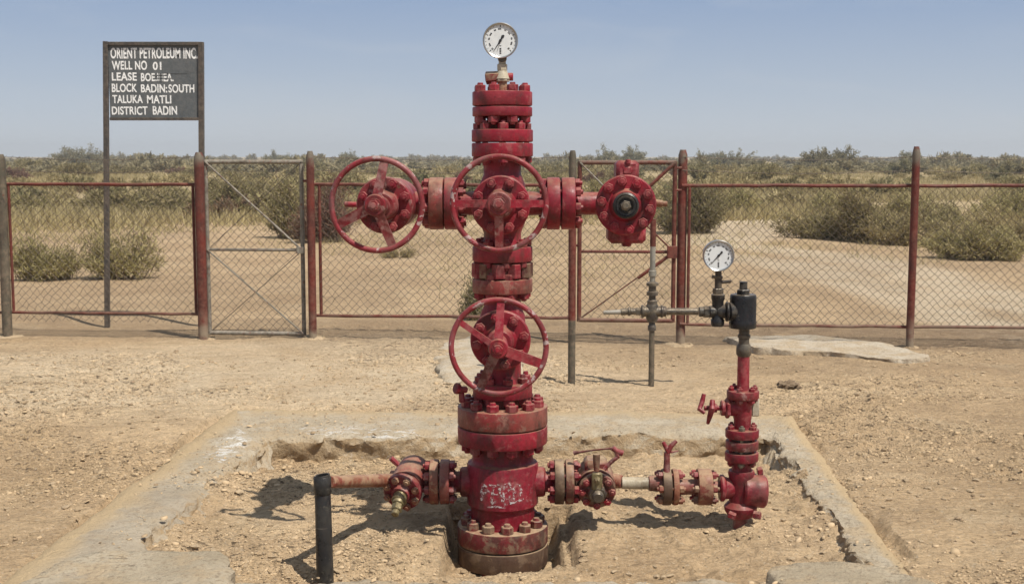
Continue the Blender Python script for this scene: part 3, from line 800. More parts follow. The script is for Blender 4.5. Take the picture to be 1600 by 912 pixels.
# middle run
fm = empty('chain_link_fence', (FX(690), fy(FX(690)), 0), 'rusty chain link fence panel between the two gates behind the wellhead', 'fence', 'fence runs behind the wellhead')
xC, xD = FX(488), FX(896)
post(fm, 489, 533, 236, 12.5, FRED, 485); footing(fm, xC, fy(xC), .15, 6)
rail(fm, fpt(xD, -.1), fpt(xD, RT + .05), .02, FRED, 'post')
rail(fm, fpt(xC, RT), fpt(xD, RT), .016, FRED); rail(fm, fpt(xC, RB), fpt(xD, RB), .015, FRED)
rail(fm, fpt(xC + .08, RB), fpt(xC + .08, RT), .015, FRED)
chainlink(fm, fpt(xC + .07, 0), fpt(xD - .02, 0), RB, RT, seed=5)
# right run
fr = empty('chain_link_fence', (FX(1340), fy(FX(1340)), 0), 'rusty chain link fence to the right of the red gate, before the dirt track', 'fence', 'fence runs behind the wellhead')
xE, xF = FX(1063), FX(1423)
post(fr, 1063, 537, 234, 14.5, FRED, 1067); post(fr, 1421, 543, 229, 12, FRED, 1433)
MB().cyl(fpt(xF + 2.6, -.1), fpt(xF + 2.6, 1.75), .036).build('post', FRED, fr)
footing(fr, xE, fy(xE), .18, 9); footing(fr, xF, fy(xF), .1, 10)
RB2 = .185
rail(fr, fpt(xE, RT), fpt(xF, RT), .016, FRED); rail(fr, fpt(xE, RB2), fpt(xF, RB2), .014, FRED)
rail(fr, fpt(xF, RT), fpt(xF + 2.6, RT), .016, FRED); rail(fr, fpt(xF, RB2), fpt(xF + 2.6, RB2), .014, FRED)
rail(fr, fpt(xE + .07, RB2), fpt(xE + .07, RT), .014, FRED)
chainlink(fr, fpt(xE + .06, 0), fpt(xF - .03, 0), RB2, RT, seed=7); chainlink(fr, fpt(xF + .03, 0), fpt(xF + 2.55, 0), RB2, RT, seed=8)
# barbed strands belong to the runs
def strand(parent, a, b, z, seed):
    rr = random.Random(seed); pts = []; n = 60; m = MB()
    for i in range(n + 1):
        t = i / n; p = fpt(a + (b - a) * t, z - .03 * math.sin(math.pi * t) + rr.uniform(-.003, .003)); pts.append(p)
        if i % 2 and 0 < i < n:
            m.cyl(p + Vector((-.012, 0, -.014)), p + Vector((.012, .004, .014)), .0016, n=4)
    m.tube(pts, .0025, 4); m.build('barbed_wire', WIRE, parent, smooth=0)
for k, z in enumerate((1.70, 1.58)):
    strand(fl, xA - 2.6, xA, z, k); strand(fl, xA, xB, z, k + 3); strand(fm, xC, xD, z, k + 6); strand(fr, xE, xF, z, k + 9); strand(fr, xF, xF + 2.6, z, k + 12)

def gate(u0, u1, vt, vb, vm, mat, label, seed):
    x0, x1 = FX(u0), FX(u1); yy = -.02
    def g(x, v):
        y = fy(x) + yy; return Vector((x, y, Z(v, y)))
    root = empty('metal_gate', (x0, fy(x0), 0), label, 'gate', 'pipe framed gates in the fence')
    f = MB(); r = .02
    zt0, zb0, zm0 = g(x0, vt).z, g(x0, vb).z, g(x0, vm).z
    A, B, C_, D_ = Vector((x0, fy(x0), zb0)), Vector((x1, fy(x1), zb0)), Vector((x1, fy(x1), zt0)), Vector((x0, fy(x0), zt0))
    for p, q in ((A, B), (B, C_), (C_, D_), (D_, A)): f.cyl(p, q, r, n=10)
    for p in (A, B, C_, D_): f.lathe([(0, -r), (r, -r * .6), (r, r * .6), (0, r)], Matrix.Translation(p), 10)
    f.build('gate_frame', mat, root)
    M0, M1 = Vector((x0, fy(x0), zm0)), Vector((x1, fy(x1), zm0))
    MB().cyl(M0, M1, .014, n=8).build('mid_rail', mat, root)
    return root, A, B, C_, D_, M0, M1
gl, A, B, C_, D_, M0, M1 = gate(326, 474, 253, 520, 390, GGATE, 'grey pipe framed gate with diagonal braces, beside the signboard', 1)
f_ = Vector((0, -.02, 0))
MB().cyl(D_ + f_, M1 + f_, .010, n=8).build('brace', GGATE, gl)
MB().cyl(M0 + f_, B + f_, .008, n=8).build('brace', GGATE, gl)
MB().cyl(C_ - f_, M0 - f_, .0035, n=6).build('brace', WIRE, gl)
MB().cyl(M1 - f_, A - f_, .0035, n=6).build('brace', FGREY, gl)
chainlink(gl, A, B, A.z, D_.z, seed=11)
MB().box(M1 + Vector((-.02, -.03, 0)), (.07, .03, .06)).build('latch', GGATE, gl)
for z in (1.25, .55): MB().cyl(Vector((A.x, fy(A.x), z)), Vector((xB, fy(xB), z)), .014, n=8).build('hinge', FRED, gl)
MB().cyl(Vector((B.x, fy(B.x), 1.48)), Vector((xC, fy(xC), 1.48)), .012, n=8).build('hinge', FRED, gl)
gr_, A, B, C_, D_, M0, M1 = gate(905, 1052, 254, 500, 393, FRED, 'rust red pipe framed gate behind the capped right valve', 2)
MB().cyl(D_ + f_, Vector((B.x - .3, fy(B.x), 1.1)) + f_, .009, n=8).build('brace', GGATE, gr_)
MB().cyl(C_ + f_, C_.lerp(M0, .5) + f_, .016, n=8).build('brace', FRED, gr_)
MB().cyl(M1 + f_, Vector((B.x - .33, fy(B.x), 1.16)) + f_, .008, n=8).build('brace', FRED, gr_)
MB().cyl(M1 + f_, M1.lerp(A, .38) + f_, .016, n=8).build('brace', FRED, gr_)
MB().cyl(A - f_, M1 - f_, .006, n=6).build('brace', FRED, gr_)
MB().box(M1 + Vector((-.02, -.03, 0)), (.09, .03, .11)).build('latch', FRED, gr_)
chainlink(gr_, A, B, A.z, D_.z, seed=12)
MB().cyl(Vector((B.x, fy(B.x), 1.60)), Vector((xE, fy(xE), 1.60)), .012, n=8).build('hinge', FRED, gr_)
MB().cyl(Vector((B.x, fy(B.x), 1.40)), Vector((xE, fy(xE), 1.40)), .012, n=8).build('hinge', FRED, gr_)
MB().cyl(Vector((A.x, fy(A.x), .9)), Vector((xD, fy(xD), .9)), .012, n=8).build('hinge', FRED, gr_)

# lone post in front of the red gate
def two_tone_post():
    g = G(893, 600); yb = g.y; top = W(893, 235, yb); r = PX(5.8, yb)
    zc1, zc2 = Z(300, yb), Z(500, yb)
    root = empty('steel_post', (g.x, yb, 0), 'slim steel post with grey ends and red middle standing before the red gate', 'post')
    MB().lathe([(0, -.12), (r, -.12), (r, zc2), (0, zc2)], Matrix.Translation((g.x, yb, 0)), 18).build('post_foot', FGREY, root)
    MB().lathe([(0, zc2), (r * 1.03, zc2), (r * 1.03, zc1), (0, zc1)], Matrix.Translation((g.x, yb, 0)), 18).build('post_middle', FRED, root)
    MB().lathe([(0, zc1), (r, zc1), (r, top.z - .06), (r * .8, top.z - .015), (r * .6, top.z), (0, top.z)], Matrix.Translation((g.x, yb, 0)), 18).build('post_top', FGREY, root)
two_tone_post()

# ================================================================== SIGN
def build_sign():
    ys = 12.55
    L, Rr = W(167, 508, ys), W(315.5, 508, ys)
    root = empty('signboard', (L.x, ys, 0), 'dark grey signboard with white lettering on two tall posts behind the fence', 'sign')
    zt, zb = Z(65, ys), Z(188, ys)
    TL, TR = W(165.2, 65, ys), W(314.3, 66, ys)
    def sq(p, q, w_):
        MB().box((0, 0, (q - p).length / 2), (w_, .05, (q - p).length), frame(p, q - p, (1, 0, 0)), bev=.05).build('post', SIGNP, root)
    sq(Vector((L.x, ys, -.15)), TL, .046); sq(Vector((Rr.x, ys, -.15)), TR, .050)
    x0, x1 = TL.x + .019, TR.x - .021
    MB().box(((x0 + x1) / 2, ys, zt - .022), (x1 - x0, .046, .034), bev=.06).build('frame_bar', SIGNP, root)
    MB().box(((x0 + x1) / 2, ys, zb + .012), (x1 - x0, .046, .028), bev=.06).build('frame_bar', SIGNP, root)
    bo = MB().box(((x0 + x1) / 2, ys + .006, (zt - .039 + zb + .026) / 2), (x1 - x0, .012, zt - .039 - zb - .026), bev=.02).build('board', BOARD, root)
    lines = [('ORIENT PETROLEUM INC.', 173, 309.5, 75, 92), ('WELL NO', 175, 229.5, 95.5, 109.5), ('01', 239, 252, 97, 110), ('LEASE', 175, 213.5, 113.5, 126.5), ('BOE.IIIEA.', 220.5, 271, 114.5, 127.5),
             ('BLOCK', 175, 214, 131, 144.5), ('BADIN:', 220.5, 261, 132, 145), ('SOUTH', 263.5, 303.5, 132, 145), ('TALUKA', 176, 223, 149, 161.5), ('MATLI', 230, 267.5, 149, 162), ('DISTRICT', 175, 230.5, 166.5, 179.5), ('BADIN', 239, 276.5, 166, 179.5)]
    bbs = []
    for t, u0, u1, v0, v1 in lines:
        c = bpy.data.curves.new('lettering', 'FONT'); c.body = t; c.size = .1; c.offset = .0025; c.extrude = .001; c.space_character = 1.05
        tmp = bpy.data.objects.new('lettering', c); COL.objects.link(tmp); bbs.append((tmp, c, u0, u1, v0, v1))
    bpy.context.view_layer.update(); dg = bpy.context.evaluated_depsgraph_get()
    for tmp, c, u0, u1, v0, v1 in bbs:
        me = bpy.data.meshes.new_from_object(tmp.evaluated_get(dg)); n = len(me.vertices)
        a = np.zeros(n * 3); me.vertices.foreach_get('co', a); a = a.reshape(-1, 3)
        lo, hi = a.min(0), a.max(0)
        p0, p1 = W(u0, v1, ys), W(min(u1, 308.5), v0, ys)
        x = p0.x + (a[:, 0] - lo[0]) / (hi[0] - lo[0]) * (p1.x - p0.x); z = p0.z + (a[:, 1] - lo[1]) / (hi[1] - lo[1]) * (p1.z - p0.z)
        y = np.full(n, ys - .0012) + (a[:, 2] - lo[2]) / max(1e-6, hi[2] - lo[2]) * -.0008
        wob = .0022 * fbm(x * 14, z * 14, oct=2, seed=5)
        o = Vector((x.mean(), ys, z.mean()))
        me.vertices.foreach_set('co', np.column_stack([x - o.x, y - o.y, z + wob - o.z]).ravel()); me.update()
        me.materials.clear(); me.materials.append(LETTER)
        COL.objects.unlink(tmp); bpy.data.objects.remove(tmp); bpy.data.curves.remove(c)
        ob = bpy.data.objects.new('lettering', me); COL.objects.link(ob); ob.parent = bo; ob.location = o - ORIG[bo]
    # smear over the worn word
    for u0, u1, v0, v1 in ((238, 262, 117.5, 119), (243, 268, 122, 123.4), (247, 293, 114.4, 115.2), (250, 253, 115, 128)):
        p0, p1 = W(u0, v1, ys), W(u1, v0, ys)
        MB().box(((p0.x + p1.x) / 2, ys - .003, (p0.z + p1.z) / 2), (p1.x - p0.x, .001, p1.z - p0.z), bev=.1).build('smear', BOARD, bo)
build_sign()

# ================================================================== WELLHEAD
Y0 = 5.80
X0 = W(785, 318, Y0).x
AX = (X0, Y0)
wh = empty('wellhead', (X0, Y0, -.2), 'tall red wellhead valve tree with handwheels, gauges and side lines in the sandy cellar', 'wellhead')
BOLTS = []
_bm = {}
def bolt_mesh(z0, z1, nr, nh, tip, both, mat):
    key = (round(z1 - z0, 4), round(nr, 4), round(nh, 4), tip, both, mat.name)
    if key not in _bm:
        b = MB(); L = z1 - z0; M = Matrix()
        sr = nr * .52
        b.lathe([(0, -(nh + tip) if both else 0), (sr * .85, -(nh + tip) if both else 0), (sr, -(nh + tip * .6) if both else 0), (sr, L + nh + tip * .6), (sr * .85, L + nh + tip), (0, L + nh + tip)], M, 10)
        b.hexa(nr, L, L + nh, M)
        if both: b.hexa(nr, -nh, 0, M, .4)
        _bm[key] = (b, mat)
    return key
def bolts(part, M, Rc, n, z0, z1, nr, nh, tip=.008, both=True, phase=0.0, mat=None, skip=()):
    mat = mat or RED; key = bolt_mesh(z0, z1, nr, nh, tip, both, mat)
    for i in range(n):
        if i in skip: continue
        a = 2 * math.pi * (i + phase) / n
        T = M @ Matrix.Translation((Rc * math.cos(a), Rc * math.sin(a), z0)) @ Matrix.Rotation(random.uniform(0, 1.05), 4, 'Z')
        p = T.translation; c = M @ Vector((0, 0, (z0 + z1) / 2))
        fac = (c.y - p.y) / Rc
        BOLTS.append((nr * (1 + .9 * fac) + (.02 if not both else 0), part, T, key))
def emit_bolts():
    BOLTS.sort(key=lambda t: -t[0]); cache = {}
    rest = MB()
    for k, (sc, part, T, key) in enumerate(BOLTS):
        b, mat = _bm[key]
        if k < 100:
            if key not in cache: cache[key] = b.mesh('bolt', mat)
            o = bpy.data.objects.new('bolt', cache[key]); COL.objects.link(o); o.parent = part
            Tl = T.copy(); Tl.translation = T.translation - ORIG[part]; o.matrix_basis = Tl
        else:
            rest.add([T @ Vector(p) for p in b.v], b.f)
    o = rest.build('bolt', RED, wh); o['kind'] = 'stuff'
VX = frame((X0, Y0, 0), (0, 0, 1), (1, 0, 0))
def zf(v, r): return Z(v, Y0 - r)
def vflange(v_top, v_bot, r, mat, name='flange', n=56):
    z1, z0 = zf(v_top, r), zf(v_bot, r)
    return MB().disc(r, z0, z1, VX, n).build(name, mat, wh), z0, z1
rS = PX(47.2, Y0, 300)
# --- base flanges, casing head
rB = PX(71.5, Y0 - .05, 750)
F12, a12, _ = vflange(869, 900, rB, BROWN)
MB().lathe([(0, -.55), (rB * .8, -.55), (rB * .8, a12 + .001), (0, a12 + .001)], VX, 48).build('casing', BROWN, wh)
F11, a11, b11 = vflange(838, 866.5, rB * .998, REDD)
bolts(F11, VX, rB * .80, 12, a12, b11, .030, .034, .012, phase=.25, mat=REDD)
rN = PX(50, Y0 - .05, 800)
zs_t, zs_b = zf(734, PX(57, Y0)), zf(801, PX(57, Y0))
rH = PX(56.5, Y0 - .1, 750)
F10, a10, b10 = vflange(679, 706, rB * .985, RED)
F9, a9, b9 = vflange(647, 677, rB * .985, REDF)
bolts(F9, VX, rB * .79, 12, a10, b9, .029, .032, .012, phase=.5)
ch = MB().lathe([(0, b11), (rN * 1.0, b11), (rN, zs_b - .012), (rN + .004, zs_b - .004), (rH - .006, zs_b), (rH, zs_b + .006), (rH, zs_t - .012), (rH - .004, zs_t - .003), (rH - .012, zs_t), (rN * .97, zs_t + .008), (rN * .95, zs_t + .02), (rN * .95, a10), (0, a10)], VX, 64).build('casing_head', RED, wh)
# white scrawl on the casing head: strokes that follow the round surface
def scrawl_strokes():
    b = MB()
    def P(u, v):
        # on the cylinder front
        d = ray(u, v); o = Vector((0, 0, EYE)); rr = rH + .0016
        A_ = d.x ** 2 + d.y ** 2; B_ = 2 * (d.x * (-X0) + d.y * (-Y0)); C__ = X0 ** 2 + Y0 ** 2 - rr ** 2
        t = (-B_ - math.sqrt(max(0, B_ * B_ - 4 * A_ * C__))) / (2 * A_); return o + d * t
    strokes = [[(755, 756), (752, 768), (753, 782)], [(755, 757), (761, 760), (763, 768)], [(754, 770), (760, 770)], [(764, 757), (775, 759), (781, 756)], [(772, 759), (769, 772), (768, 786)], [(769, 772), (778, 771)], [(768, 786), (776, 784)],
               [(789, 756), (787, 768), (787, 784)], [(789, 757), (796, 755), (799, 762), (789, 770)], [(803, 758), (802, 770), (803, 782)], [(803, 758), (811, 757)], [(803, 769), (809, 768)], [(812, 757), (815, 768), (812, 775)], [(762, 792), (775, 791), (790, 793)], [(795, 786), (806, 784), (818, 778)], [(780, 762), (783, 776), (785, 784)]]
    for s in strokes:
        pts = []
        for (u0, v0), (u1, v1) in zip(s, s[1:]):
            for i in range(6): pts.append((u0 + (u1 - u0) * i / 6, v0 + (v1 - v0) * i / 6))
        pts.append(s[-1]); vs, fs = [], []
        for i, (u, v) in enumerate(pts):
            a, c = pts[max(0, i - 1)], pts[min(len(pts) - 1, i + 1)]
            tx, ty = c[0] - a[0], c[1] - a[1]; L = math.hypot(tx, ty) or 1
            wd = 1.6 + random.uniform(-.6, .6)
            vs += [P(u - ty / L * wd, v + tx / L * wd), P(u + ty / L * wd, v - tx / L * wd)]
        for i in range(len(pts) - 1): fs.append((2 * i, 2 * i + 2, 2 * i + 3, 2 * i + 1))
        b.add(vs, fs)
    b.build('painted_scrawl', SCRAWL, ch, recalc=False)
    b = MB()
    for u0, u1, v0, v1 in ((752, 800, 754, 792), (795, 832, 760, 786)):
        vs, fs = [], []; nu = 10
        for i in range(nu + 1):
            u = u0 + (u1 - u0) * i / nu
            vs += [P(u, v0 + 5 * math.sin(i * 1.3)), P(u, v1 + 4 * math.sin(i * 2.1))]
        for i in range(nu): fs.append((2 * i, 2 * i + 2, 2 * i + 3, 2 * i + 1))
        b.add([Vector(p) + (Vector(p) - Vector((X0, Y0, p[2]))).normalized() * -.0008 for p in vs], fs)
    b.build('chalk_smear', SMEARM, ch, recalc=False)
scrawl_strokes()
# --- adapter flange above casing head, lower valve
F8, a8, b8 = vflange(604, 627, rS, RED)
MB().lathe([(0, b9), (rS * .72, b9), (rS * .72, a8), (0, a8)], VX, 32).build('neck', REDD, wh)
bolts(F8, VX, rS * .80, 8, a8, b8, .024, .028, .016, phase=.3)
# little plug sticking up at the left of the wide flange
p = W(722, 628, Y0 - .1)
pg = MB().cyl(p, p + Vector((-.004, 0, .06)), .014).cyl(W(729, 609, Y0 - .1), W(717, 607, Y0 - .12), .015).cyl(W(717, 607, Y0 - .12), W(711.5, 606, Y0 - .13), .026)
pg.build('lifting_plug', RED, wh)
rV = PX(29, Y0)
zl = Z(532.5, 5.58)
F7, a7, b7 = vflange(439, 461.5, rS, REDF)
F5, a5, b5 = vflange(388, 411.5, rS, RED)
def valve_body(z, zlo, zhi, mat=RED, R_=.105):
    return MB().lathe([(0, zlo), (rV * 1.12, zlo), (rV * 1.06, zlo + .02), (rV, zlo + .035), (rV, z - .135), (R_, z - .09), (R_ + .006, z), (R_, z + .09), (rV, z + .135), (rV, zhi - .035), (rV * 1.06, zhi - .02), (rV * 1.12, zhi), (0, zhi)], VX, 48)
lv = valve_body(zl, b8, a7).build('valve_body', RED, wh)
# double studded ring with its row of nuts between the flanges
z6b, z6t = b7 + .004, a5 - .004
rg = MB().disc(rS * .80, z6b, z6t, VX, 48).build('spacer_ring', REDD, wh)
DS = MB()
n_ = 10
bolts(F7, VX, rS * .80, 8, a7, b7, .026, .026, .010, phase=.4)
nut = (z6t - z6b) * .42
nb = MB()
for i in range(n_):
    a = 2 * math.pi * (i + .3) / n_
    Mx = frame((X0 + rS * .80 * math.cos(a), Y0 + rS * .80 * math.sin(a), z6b + .003), (0, 0, 1), (math.cos(a + i), math.sin(a + i), 0))
    nb = MB().hexa(.033, .0, z6t - z6b - .006, Mx); nb.build('stud_nut', RED if i % 3 else REDD, rg)
bolts(F5, VX, rS * .80, 8, a5, b5, .025, .026, .012, phase=.2)
# --- upper cross
zc = Z(318, Y0)
F4, a4, b4 = vflange(223, 245, rS * 1.01, RED)
F3, a3, b3 = vflange(201.5, 221.5, rS * 1.01, RED)
cb = valve_body(zc, b5, a4)
for sx in (-1, 1): cb.cyl((X0, Y0, zc), (X0 + sx * .20, Y0, zc), .062, .052, n=28)
cb.build('cross_body', RED, wh)
bolts(F3, VX, rS * .80, 8, a4, b3, .0245, .028, .012, phase=.05)
F2, a2, b2 = vflange(165.5, 181, rS * .985, RED)
F1, a1, b1 = vflange(141, 164, rS * .985, RED)
bolts(F1, VX, rS * .79, 8, a2, b1, .026, .028, .010, phase=.56)
MB().lathe([(0, b3), (rS * .6, b3), (rS * .42, b3 + .02), (rS * .42, a2 - .02), (rS * .6, a2), (0, a2)], VX, 32).build('neck', RED, wh)
# --- cap with gauge fitting
z = b1
MB().lathe([(0, z), (.022, z), (.022, z + .045), (0, z + .045)], VX, 20).build('nipple', OCHRE, wh)
g0 = W(783.5, 126, Y0); g0.z = z + .03
hx = MB().hexa(.034, z + .045, z + .058, VX).lathe([(0, z + .058), (.034, z + .058), (.022, z + .095), (0, z + .095)], VX, 20).hexa(.024, z + .095, z + .125, VX, .3).cyl((X0, Y0, z + .125), (X0, Y0, z + .17), .017)
hx.build('gauge_fitting', CREAM, wh)
MB().cyl((X0 - .01, Y0, z + .068), (X0 - .075, Y0 + .01, z + .062), .026, .03, n=6).build('side_plug', REDD, wh)
MB().cyl((X0 + .01, Y0 + .01, z + .068), (X0 + .05, Y0 + .01, z + .068), .018, n=12).build('bleed_plug', RED, wh)
def gauge(u, v, rp, Y, ang_deg, yaw=0.0, second=False):
    c = W(u, v, Y); r = PX(rp, Y, v)
    fd = Vector((math.sin(yaw), -1, .0)).normalized()
    M = frame(c, fd, (0, 0, 1))
    M = frame(c, fd, (1, 0, 0))
    root = MB().lathe([(0, -.03), (r * .9, -.03), (r * .98, -.022), (r * .98, .008), (r, .010), (r, .020), (r * .96, .023), (r * .90, .020), (r * .90, .012), (0, .012)], M, 48).build('pressure_gauge', STEEL, wh)
    MB().lathe([(0, .0135), (r * .895, .0135), (r * .895, .0125)], M, 48).build('dial', DIAL, root)
    t = MB()
    def lp(a, q): return M @ Vector((r * q * math.cos(a), r * q * math.sin(a), .0142))
    # local +x is picture right, +y picture up
    sgn = 1 if (M @ Vector((0, 1, 0)) - c).z > 0 else -1
    def quad(p, q, wd):
        d = (q - p).normalized(); s = d.cross(fd) * wd
        t.add([p - s, p + s, q + s, q - s], [(0, 1, 2, 3)])
    for i in range(21):
        a = R(225 - 270 * i / 20) * sgn
        quad(lp(a, .80 if i % 5 else .74), lp(a, .86), r * (.012 if i % 5 else .02))
    for i in range(0, 11):
        a = R(225 - 27 * i) * sgn
        for k in range(2 + i % 2):
            a2 = a + (k - .5) * .10
            quad(lp(a2, .60), lp(a2 + .03, .69), r * .022)
    for k in range(4): quad(lp(R(-90) * sgn, .42 + .09 * k), lp(R(-90) * sgn + .0, .48 + .09 * k), r * .05)
    quad(lp(R(-100) * sgn, .3), lp(R(-80) * sgn, .3), r * .02)
    t.build('dial_marks', INK, root, smooth=0)
    nd = MB(); a = R(ang_deg) * sgn
    def L3(x, y, h): 
        ca, sa = math.cos(a), math.sin(a); return M @ Vector((r * (x * ca - y * sa), r * (x * sa + y * ca), h))
    h0, h1 = .0150, .0165
    out = [(-.36, -.03), (-.30, -.075), (-.20, -.04), (0, -.055), (.1, -.03), (.72, -.008), (.72, .008), (.1, .03), (0, .055), (-.20, .04), (-.30, .075), (-.36, .03)]
    nv = [L3(x, y, h0) for x, y in out] + [L3(x, y, h1) for x, y in out]; k = len(out)
    nd.add(nv, [tuple(range(k)), tuple(range(k, 2 * k))[::-1]] + [(i, (i + 1) % k, k + (i + 1) % k, k + i) for i in range(k)])
    if second:
        a = R(ang_deg + 16) * sgn
        nd.add([L3(-.30, -.02, h0), L3(.66, -.008, h0), L3(.66, .008, h0), L3(-.30, .02, h0)], [(0, 1, 2, 3)])
    nd.lathe([(0, .0142), (r * .08, .0142), (r * .08, .0185), (0, .019)], M, 14)
    nd.build('needle', INK, root, smooth=0)
    return c, r
c, r = gauge(781.7, 64, 27.6, Y0 - .02, 237, .04, True)
MB().cyl((X0, Y0 - .02, c.z - r + .004), (X0, Y0, z + .15), .019, .021).build('gauge_stem', DARKM, wh)

# --- valves whose bonnet faces the viewer
def bonnet(center, yaw, d0, d1, r, mat, nb=8, ph=.5, nutr=.023, tilt=0.0, axis=None, bmat=None):
    ax = axis or Vector((-math.sin(yaw), -math.cos(yaw), tilt)).normalized()
    M = frame(center, ax, (0, 0, 1))
    rb = r * .86
    b = MB().lathe([(0, 0), (rb * .93, 0), (rb, .02), (rb, d0 - .012), (r - .008, d0), (r, d0 + .008), (r, d1 - .006), (r - .006, d1), (r * .55, d1 + .001), (r * .5, d1 + .012), (r * .45, d1 + .03), (0, d1 + .03)], M, 56)
    o = b.build('bonnet', mat, wh)
    bolts(o, M, r * .80, nb, d1 - .004, d1, nutr, nutr * .95, .007, False, ph, bmat)
    return o, M, ax
def spoke_bar(b, M, R_, ang, z_hub, z_rim, w0, w1, th=.009, r_in=.03):
    ca, sa = math.cos(ang), math.sin(ang)
    def P(x, y, h): return M @ Vector((x * ca - y * sa, x * sa + y * ca, h))
    n = 6; vs = []; fs = []
    for i in range(n + 1):
        t = i / n; x = r_in + (R_ - r_in) * t; h = z_hub + (z_rim - z_hub) * t; wd = w0 + (w1 - w0) * t
        vs += [P(x, -wd, h - th / 2), P(x, wd, h - th / 2), P(x, wd, h + th / 2), P(x, -wd, h + th / 2)]
    for i in range(n):
        for k in range(4):
            l = (k + 1) % 4; fs.append((i * 4 + k, i * 4 + l, i * 4 + 4 + l, i * 4 + 4 + k))
    fs += [(0, 1, 2, 3), (n * 4, n * 4 + 1, n * 4 + 2, n * 4 + 3)]
    b.add(vs, fs); return b
def handwheel(center, ax, R_, angs, mats, hub_r=.05, dish=.03, tube=.0125):
    M = frame(center, ax, (1, 0, 0))
    sg = 1 if (M @ Vector((0, 1, 0)) - M.translation).z > 0 else -1
    rim = MB().torus(R_, tube, M, 72, 12).build('handwheel', mats[0], wh)
    for a, m, w0, w1 in angs:
        spoke_bar(MB(), M, R_ - .002, R(a) * sg, dish, 0.0, w0, w1, .012).build('spoke', m, rim)
    MB().lathe([(0, dish - .05), (hub_r * .9, dish - .05), (hub_r, dish - .03), (hub_r, dish + .012), (hub_r * .9, dish + .018), (hub_r * .62, dish + .018), (hub_r * .6, dish + .024), (0, dish + .024)], M, 32).hexa(hub_r * .52, dish + .024, dish + .046, M, .2).lathe([(0, dish + .046), (hub_r * .28, dish + .046), (hub_r * .25, dish + .056), (0, dish + .058)], M, 16).build('hub', mats[1], rim)
    return rim
# crown centre valve
CC = Vector((X0, Y0, zc))
bo, M, ax = bonnet(CC, R(1.9), .17, .205, PX(46, 5.6), RED, 8, .5)
tip = CC + ax * .40
MB().cyl(CC + ax * .22, CC + ax * .27, .06, .055, n=28).cyl(CC + ax * .26, tip - ax * .02, .038, n=24).build('stem_housing', REDW, wh)
tip = W(780, 318, 5.38)
handwheel(tip, ax, PX(72.5, 5.38), [(270, REDW, .020, .017), (180, RED, .018, .015), (0, RED, .018, .015)], (RIM, REDW), .052, .03)
# lower master valve
LC = Vector((X0, Y0, zl))
bo, M, ax = bonnet(LC, R(2.2), .17, .21, PX(47.5, 5.58), RED, 8, .25)
MB().cyl(LC + ax * .21, LC + ax * .28, .066, .058, n=28).cyl(LC + ax * .27, LC + ax * .40, .036, n=24).build('stem_housing', RED, wh)
tip = W(779, 542, 5.36)
handwheel(tip, ax, PX(74.5, 5.36), [(87, RED, .019, .016), (147, RED, .013, .012), (339, RED, .022, .020), (246, REDW, .022, .018)], (RIM, RED), .043, .035)
# arms with flange pairs
def hflange_pair(xs, zc_, yc, r, mats, n=8, nr=.022, nh=.024, ph=.2, tip=.01, bm=None):
    """xs = (x0, x1, gap, x3): two discs standing along x"""
    M = frame((0, yc, zc_), (1, 0, 0), (0, 0, 1))
    a = MB().disc(r, xs[0], xs[1], M, 48).build('flange', mats[0], wh)
    b = MB().disc(r * .995, xs[2], xs[3], M, 48).build('flange', mats[1], wh)
    MB().lathe([(0, xs[1] - .001), (r * .62, xs[1] - .001), (r * .62, xs[2] + .001), (0, xs[2] + .001)], M, 32).build('gasket', DARKM, wh)
    bolts(a, M, r * .79, n, xs[0], xs[3], nr, nh, tip, True, ph, bm)
    return a, b
def ux(u, Y=Y0, v=318): return W(u, v, Y).x
rA = PX(40.5, Y0)
hflange_pair((ux(671), ux(693.5), ux(695), ux(717)), zc, Y0, rA, (REDF, RED))
hflange_pair((ux(854), ux(874.5), ux(876.8), ux(898)), zc, Y0, rA, (RED, RED))
MB().cyl((X0 - .1, Y0, zc), (ux(717), Y0, zc), .05, n=28).build('arm', RED, wh)
MB().cyl((X0 + .1, Y0, zc), (ux(854), Y0, zc), .05, n=28).build('arm', RED, wh)
# left wing valve
WL = Vector((-.553, Y0 + .02, zc))
MB().cyl((ux(671), Y0, zc), (WL.x + .03, Y0 + .02, zc), .052, .06, n=28).build('arm', RED, wh)
bo, M, ax = bonnet(WL - Vector((0, 0, 0)), R(4.5), .19, .23, PX(44.5, 5.56), REDW, 8, .5)
MB().lathe([(0, -.16), (.07, -.16), (.105, -.13), (.116, -.08), (.118, .05), (.118, .14), (0, .14)], M, 48).build('valve_body', RED, wh)
MB().cyl(WL + ax * .23, WL + ax * .30, .068, .06, n=28).cyl(WL + ax * .29, WL + ax * .44, .04, n=24).build('stem_housing', REDW, wh)
tip = W(588.5, 320, 5.33)
handwheel(tip, ax, PX(71, 5.33), [(79, REDW, .020, .018), (207, REDW, .022, .020), (291, REDW, .021, .018)], (RIM, REDW), .047, .03)
MB().cyl(WL + ax * .1 + Vector((-.1, 0, -.004)), WL + ax * .1 + Vector((-.205, 0, 0)), .013, n=12).build('grease_nipple', RED, wh)
